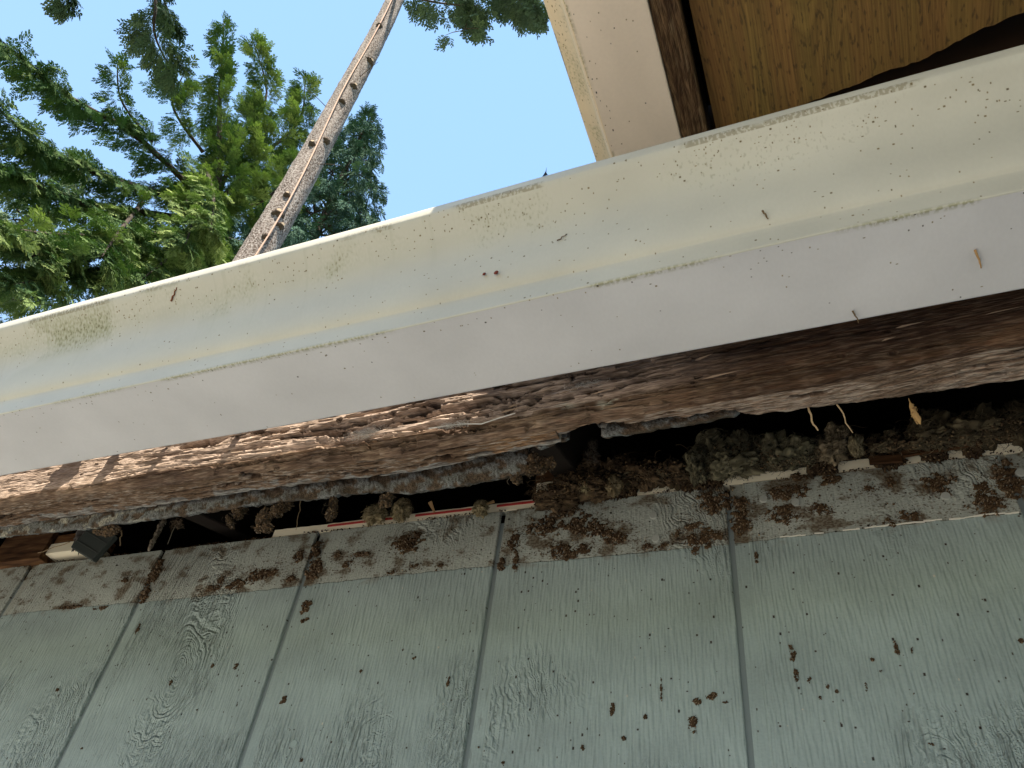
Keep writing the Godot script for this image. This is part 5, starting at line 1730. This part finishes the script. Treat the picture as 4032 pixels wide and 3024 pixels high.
	conifer("conifer", "dark blue green conifer standing just right of the bare trunk, farther off", Vector3(-13.0, GROUND_Y, -11.0), 29.6, 12.0, 4.9, 0.44, 0.42, 0.8, lin(0.008, 0.022, 0.016), lin(0.030, 0.062, 0.030), cedar, leaf_mat(Color(0.08, 0.14, 0.05)), lm, 0.7, [], Vector3(-0.5, 0, 0.6))
	conifer("conifer", "pale grey green conifer at the lower left, behind the large one", Vector3(-16.4, GROUND_Y, -5.2), 19.0, 7.0, 3.4, 0.6, 0.42, 0.95, lin(0.03, 0.055, 0.025), lin(0.12, 0.17, 0.07), cedar, mat, lm, 0.5)
	conifer("conifer", "shaded green conifer showing through the gaps behind the large one and the bare trunk", Vector3(-15.2, GROUND_Y, -9.3), 20.5, 7.0, 3.8, 0.6, 0.40, 0.85, lin(0.015, 0.035, 0.018), lin(0.07, 0.12, 0.035), cedar, mat, lm, 0.55)
	# the tree beside us whose bough hangs in from the top edge
	var near := [spray_mesh(31, 11, 0.045, 0.15), spray_mesh(32, 10, 0.05, 0.25)]
	var t := thing("overhanging_conifer", "conifer beyond the top left edge, only its hanging dark bough tips in view", "tree", Vector3(-9.6, GROUND_Y, 1.2))
	part("trunk", limb_tube([Vector3.ZERO, Vector3(0, 9, 0), Vector3(0.1, 19, 0)], 0.3, 0.05, 20), lm, t)
	var out := {"xs": [], "tone": []}
	for l in [
		[[Vector3(-9.55, 14.5, 1.1), Vector3(-8.3, 13.2, -0.5), Vector3(-7.65, 11.39, -1.54), Vector3(-7.67, 10.87, -1.89), Vector3(-7.69, 10.73, -2.21), Vector3(-7.62, 10.66, -2.48)], 0.42, 0.26, 7.0, 0.45],
		[[Vector3(-9.55, 14.9, 1.1), Vector3(-8.5, 13.6, -0.4), Vector3(-7.9, 12.0, -1.4), Vector3(-7.78, 11.60, -1.84), Vector3(-7.80, 11.48, -2.12)], 0.25, 0.07, 7.0, 0.5],
		[[Vector3(-9.55, 13.0, 1.1), Vector3(-8.4, 11.5, -0.2), Vector3(-7.95, 10.25, -0.85), Vector3(-7.92, 9.88, -1.12)], 0.24, 0.10, 7.0, 0.5]]:
		var q := []
		for v in l[0]:
			q.append(v - t.position)
		part("bough", limb_tube(q, 0.04, 0.006), lm, t)
		dress(q, l[1], l[2], l[3], l[4], 0.22, out, 0.72, 0.25)
	crown(t, out, near, leaf_mat(Color(0.16, 0.22, 0.06)), lin(0.008, 0.018, 0.010), lin(0.055, 0.085, 0.025))

# ------------------------------------------------------------------ debris that hangs, sticks and lies about
func build_debris() -> void:
	var tones := [Color(0.05, 0.033, 0.02), Color(0.12, 0.075, 0.04), Color(0.22, 0.15, 0.085), Color(0.035, 0.026, 0.018), Color(0.16, 0.12, 0.085)]
	# [x, y, half width, half height, label]
	var hang := [
		[-0.585, 0.470, 0.0075, 0.0105, "small dark dirt clump left of the big hanging one under the grey strip"],
		[-0.549, 0.452, 0.0150, 0.0125, "largest granular dirt clump hanging into the black gap"],
		[-0.529, 0.465, 0.0105, 0.0095, "dusty dirt clump on the grey strip just above the largest hanging one"],
		[-0.462, 0.454, 0.0060, 0.0125, "narrow orange brown dirt clump hanging right of the thin straw"],
		[-0.394, 0.455, 0.0090, 0.0070, "crumbly tan dirt clump hanging above the curled yellowish tuft"],
		[-0.258, 0.459, 0.0050, 0.0065, "small dirt clump at the broken right end of the long grey strip"],
		[-0.236, 0.474, 0.0130, 0.0120, "dark matted clump between the grey strip and the wood block"],
		[-0.773, 0.470, 0.0180, 0.0048, "flat row of dry bits hanging above the siding scrap"],
		[-0.588, 0.456, 0.0055, 0.0042, "tiny clump hanging lowest left of the largest dirt clump"]]
	var n := 0
	for h in hang:
		n += 1
		var t := thing("hanging_debris", h[4], "debris", Vector3(h[0], h[1] * 0.985 + h[3], -0.536), "dirt clumps hanging under the rotten board")
		var c := Vector3(0, -h[3], 0)
		for i in 6:
			var o := Vector3(rng.randf_range(-0.75, 0.75) * h[2], rng.randf_range(-0.8, 0.7) * h[3], rng.randf_range(-0.004, 0.003))
			part("clump", lump(c + o, Vector3(h[2] * rng.randf_range(0.25, 0.5), h[3] * rng.randf_range(0.25, 0.55), 0.005), n * 5 + i, 0.55, 2.0, tones[3], tones[1], 14, 20), mats.crumb, t)
			grit(t, c + o, Vector3(h[2] * 0.45, h[3] * 0.5, 0.006), int(30 + 3500.0 * h[2] * h[3] * 100.0), 0.0004, 0.0013, tones)
		var xs := []
		var cols := []
		for i in 8:
			var sc := rng.randf_range(0.004, 0.009)
			xs.append(Transform3D(rand_basis().scaled(Vector3.ONE * sc), c + Vector3(rng.randf_range(-1, 1) * h[2], rng.randf_range(-1, 1) * h[3], rng.randf_range(-0.006, 0.008))))
			cols.append(Color(0.12, 0.09, 0.06).lerp(Color(0.3, 0.25, 0.19), rng.randf()))
		copies("fibres", mats.fibre_mesh, xs, cols, mats.fluff, t)
	var d := thing("hanging_debris", "long knobbly grey strand slanting across the black gap at the left", "debris", Vector3(-0.797, 0.564, -0.62))
	var pts := PackedVector3Array([Vector3(0.003, 0.006, 0.02), Vector3(0, -0.006, 0), Vector3(0.0005, -0.02, 0), Vector3(-0.001, -0.035, 0), Vector3(0, -0.05, 0), Vector3(-0.0005, -0.066, 0), Vector3(0.001, -0.074, 0)])
	part("strand", tube(pts, PackedFloat32Array([0.0010, 0.0012, 0.0016, 0.0024, 0.0020, 0.0026, 0.0014]), 9, 0.9), plain_mat(lin(0.22, 0.185, 0.14), 0.95), d)
	for i in 9:
		var yy := -0.018 - i * 0.0062
		part("knob", lump(Vector3(rng.randf_range(-0.0022, 0.0022), yy, rng.randf_range(0.0, 0.002)), Vector3(rng.randf_range(0.0018, 0.0034), rng.randf_range(0.002, 0.0042), 0.0025), 700 + i, 0.5, 1.8, Color(0.09, 0.07, 0.05), Color(0.25, 0.21, 0.16), 12, 16), mats.crumb, d)
	grit(d, Vector3(0, -0.04, 0), Vector3(0.004, 0.035, 0.004), 160, 0.0004, 0.0011, [Color(0.2, 0.16, 0.12), Color(0.1, 0.075, 0.05), Color(0.3, 0.26, 0.2)])
	var s2 := thing("hanging_debris", "ball of fine straw with one drooping stalk beside the knobbly strand", "debris", Vector3(-0.772, 0.535, -0.62))
	var xs := []
	var cols := []
	for i in 60:
		var sc := rng.randf_range(0.005, 0.011)
		xs.append(Transform3D(rand_basis().scaled(Vector3.ONE * sc), Vector3(rng.randfn(0, 0.0035), rng.randfn(-0.008, 0.003), rng.randfn(0, 0.003))))
		cols.append(Color(0.10, 0.065, 0.04).lerp(Color(0.33, 0.25, 0.17), rng.randf()))
	copies("straws", mats.fibre_mesh, xs, cols, mats.fluff, s2)
	part("stalk", tube(PackedVector3Array([Vector3(0, -0.012, 0), Vector3(0.001, -0.02, 0.001), Vector3(0.004, -0.031, 0.002), Vector3(0.005, -0.040, 0.002)]), radii(4, 0.0006, 0.0004), 5), plain_mat(lin(0.3, 0.26, 0.2)), s2)
	var straw := plain_mat(lin(0.40, 0.29, 0.17), 0.8)
	for q in [[Vector3(-0.621, 0.572, -0.66), Vector3(-0.611, 0.525, -0.66), 0.0006, "thin upright straw between the hanging clumps"], [Vector3(-0.866, 0.530, -0.62), Vector3(-0.853, 0.504, -0.62), 0.0008, "pale bent root hanging beside the siding scrap"], [Vector3(0.008, 0.469, -0.516), Vector3(0.0115, 0.443, -0.516), 0.0010, "brown twig hanging from the rotten board above the insulation heap"], [Vector3(-1.215, 0.665, -0.79), Vector3(-1.265, 0.642, -0.78), 0.0009, "orange straw lying across the cream patch at the left edge"], [Vector3(0.03, 0.4695, -0.518), Vector3(0.038, 0.456, -0.540), 0.0007, "short reddish twig pointing down into the insulation"]]:
		var o := thing("straw", q[3], "straw", q[0])
		part("stalk", tube(wiggle(Vector3.ZERO, q[1] - q[0], 7, 0.0012), radii(7, q[2], q[2] * 0.6), 6), straw, o)
	var tan := thing("hanging_debris", "tan sawdust cocoon hanging below the right end of the rotten board", "debris", Vector3(0.083, 0.467, -0.521))
	part("cocoon", tube(PackedVector3Array([Vector3(0, 0.0, 0), Vector3(0.0003, -0.004, 0), Vector3(0.0005, -0.009, 0), Vector3(0.001, -0.017, 0), Vector3(0.002, -0.023, 0), Vector3(0.0026, -0.028, 0)]), PackedFloat32Array([0.0003, 0.0004, 0.0017, 0.0022, 0.0023, 0.0005]), 9, 0.8), plain_mat(lin(0.36, 0.22, 0.09), 0.95), tan)
	grit(tan, Vector3(0.001, -0.016, 0), Vector3(0.0028, 0.011, 0.0024), 90, 0.0004, 0.0009, [Color(0.4, 0.26, 0.11), Color(0.3, 0.18, 0.08)])

	# litter caught in the slot between gutter and board: it shades the sunlit strip
	var lit := plain_mat(lin(0.14, 0.09, 0.055), 0.95)
	for q in [[-0.812, 0.566, 0.017, 0.007, "leaf litter jammed behind the gutter at the left"], [-0.742, 0.560, 0.006, 0.007, "bit of litter jammed behind the gutter left of its middle"], [-0.667, 0.56, 0.003, 0.004, "small crumb of litter jammed behind the gutter"]]:
		var o := thing("leaf_litter", q[4], "litter", Vector3(q[0], q[1], -0.456), "litter behind the gutter")
		part("wad", lump(Vector3.ZERO, Vector3(q[2], q[3], 0.009), int(-q[0] * 100.0), 0.8, 2.2, Color(0.05, 0.035, 0.02), Color(0.2, 0.14, 0.08), 14, 20), vert_mat(), o)

	# cobwebs: tangles of white thread
	var web := plain_mat(lin(0.62, 0.60, 0.57), 0.9)
	web.vertex_color_use_as_albedo = true
	for q in [[-0.398, 0.485, 0.017, 0.007, 420, "white cobweb tangle in the sunlit rot near the middle of the board"], [-0.300, 0.476, 0.016, 0.003, 120, "thin white cobweb along the shadow edge right of the tangle"], [-0.175, 0.499, 0.02, 0.004, 90, "grey cobweb in the shaded rot right of the sunlit strip"]]:
		var o := thing("cobweb", q[5], "cobweb", Vector3(q[0], q[1], -0.4745))
		var wx := []
		var wc := []
		for i in q[4]:
			var sc := rng.randf_range(0.004, 0.010)
			wx.append(Transform3D(rand_basis().scaled(Vector3(sc, sc * 0.6, sc * 0.4)), Vector3(rng.randfn(0, q[2] * 0.55), rng.randfn(0, q[3] * 0.55), rng.randfn(0, 0.0012))))
			wc.append(Color(0.8, 0.78, 0.75).lerp(Color(1, 1, 1), rng.randf()))
		copies("threads", mats.fibre_mesh, wx, wc, web, o)
	var th := thing("cobweb", "single white thread of web drooping below the sunlit rot", "cobweb", Vector3(-0.328, 0.479, -0.4765))
	part("thread", tube(PackedVector3Array([Vector3.ZERO, Vector3(0.034, -0.002, 0.001), Vector3(0.056, -0.0065, 0.001), Vector3(0.072, -0.003, 0.001), Vector3(0.088, 0.001, 0)]), radii(5, 0.0006, 0.0005), 5), web, th)

	# small things stuck to the gutter
	var tw := plain_mat(lin(0.14, 0.095, 0.05), 0.9)
	var tw2 := plain_mat(lin(0.42, 0.25, 0.11), 0.9)
	for q in [[Vector3(-0.159, 0.532, -0.3412), Vector3(-0.151, 0.5365, -0.3408), 0.0006, tw, "small dark curved twig stuck to the front of the gutter"], [Vector3(0.0, 0.510, -0.3435), Vector3(0.003, 0.5035, -0.3475), 0.0009, tw, "short brown twig stuck on the lower curve of the gutter"], [Vector3(0.131, 0.4788, -0.394), Vector3(0.135, 0.4788, -0.411), 0.0009, tw2, "tan twig stuck to the flat underside of the gutter at the right"], [Vector3(0.050, 0.4785, -0.428), Vector3(0.053, 0.476, -0.4385), 0.0007, tw, "crumbly brown bit on the back edge of the gutter at the right"], [Vector3(-0.565, 0.566, -0.3255), Vector3(-0.555, 0.574, -0.3165), 0.0009, plain_mat(lin(0.20, 0.07, 0.03)), "red brown leaf sliver under the lip of the gutter at the left"]]:
		var o := thing("twig", q[4], "twig", q[0])
		part("stem", tube(wiggle(Vector3.ZERO, q[1] - q[0], 7, 0.0006), radii(7, q[2], q[2] * 0.5), 6), q[3], o)
	var tab := thing("leaf_scrap", "small dark curled scrap standing on the lip of the gutter", "leaf", Vector3(-0.165, 0.5895, -0.3122))
	var st := new_st()
	for o in [Vector3.BACK, Vector3.FORWARD]:
		tri(st, Vector3(-0.0022, -0.002, 0), Vector3(0.0028, -0.0012, 0), Vector3(0.0006, 0.004, 0.0008), o)
		tri(st, Vector3(0.0006, 0.004, 0.0008), Vector3(0.0012, 0.0015, 0.0002), Vector3(0.0016, 0.0085, 0.0022), o)
	part("blade", done(st), plain_mat(lin(0.035, 0.035, 0.04), 0.7), tab)
	var web2 := thing("dust_veil", "hanging veil of dust and cobweb beside the nest, in front of the dark gap", "cobweb", Vector3(-0.262, 0.675, -0.765))
	var vx := []
	var vc := []
	for i in 160:
		var sc := rng.randf_range(0.006, 0.014)
		var yy := rng.randf_range(-0.02, 0.02)
		vx.append(Transform3D((Basis(Vector3.BACK, PI * 0.5 + rng.randf_range(-0.5, 0.5)) * rand_basis().slerp(Basis.IDENTITY, 0.6)).scaled(Vector3.ONE * sc), Vector3(rng.randf_range(-1, 1) * (0.004 + 0.006 * (0.02 - yy) / 0.04), yy, rng.randfn(0, 0.002))))
		vc.append(Color(0.05, 0.04, 0.032).lerp(Color(0.13, 0.11, 0.09), rng.randf()))
	copies("threads", mats.fibre_mesh, vx, vc, mats.fluff, web2)
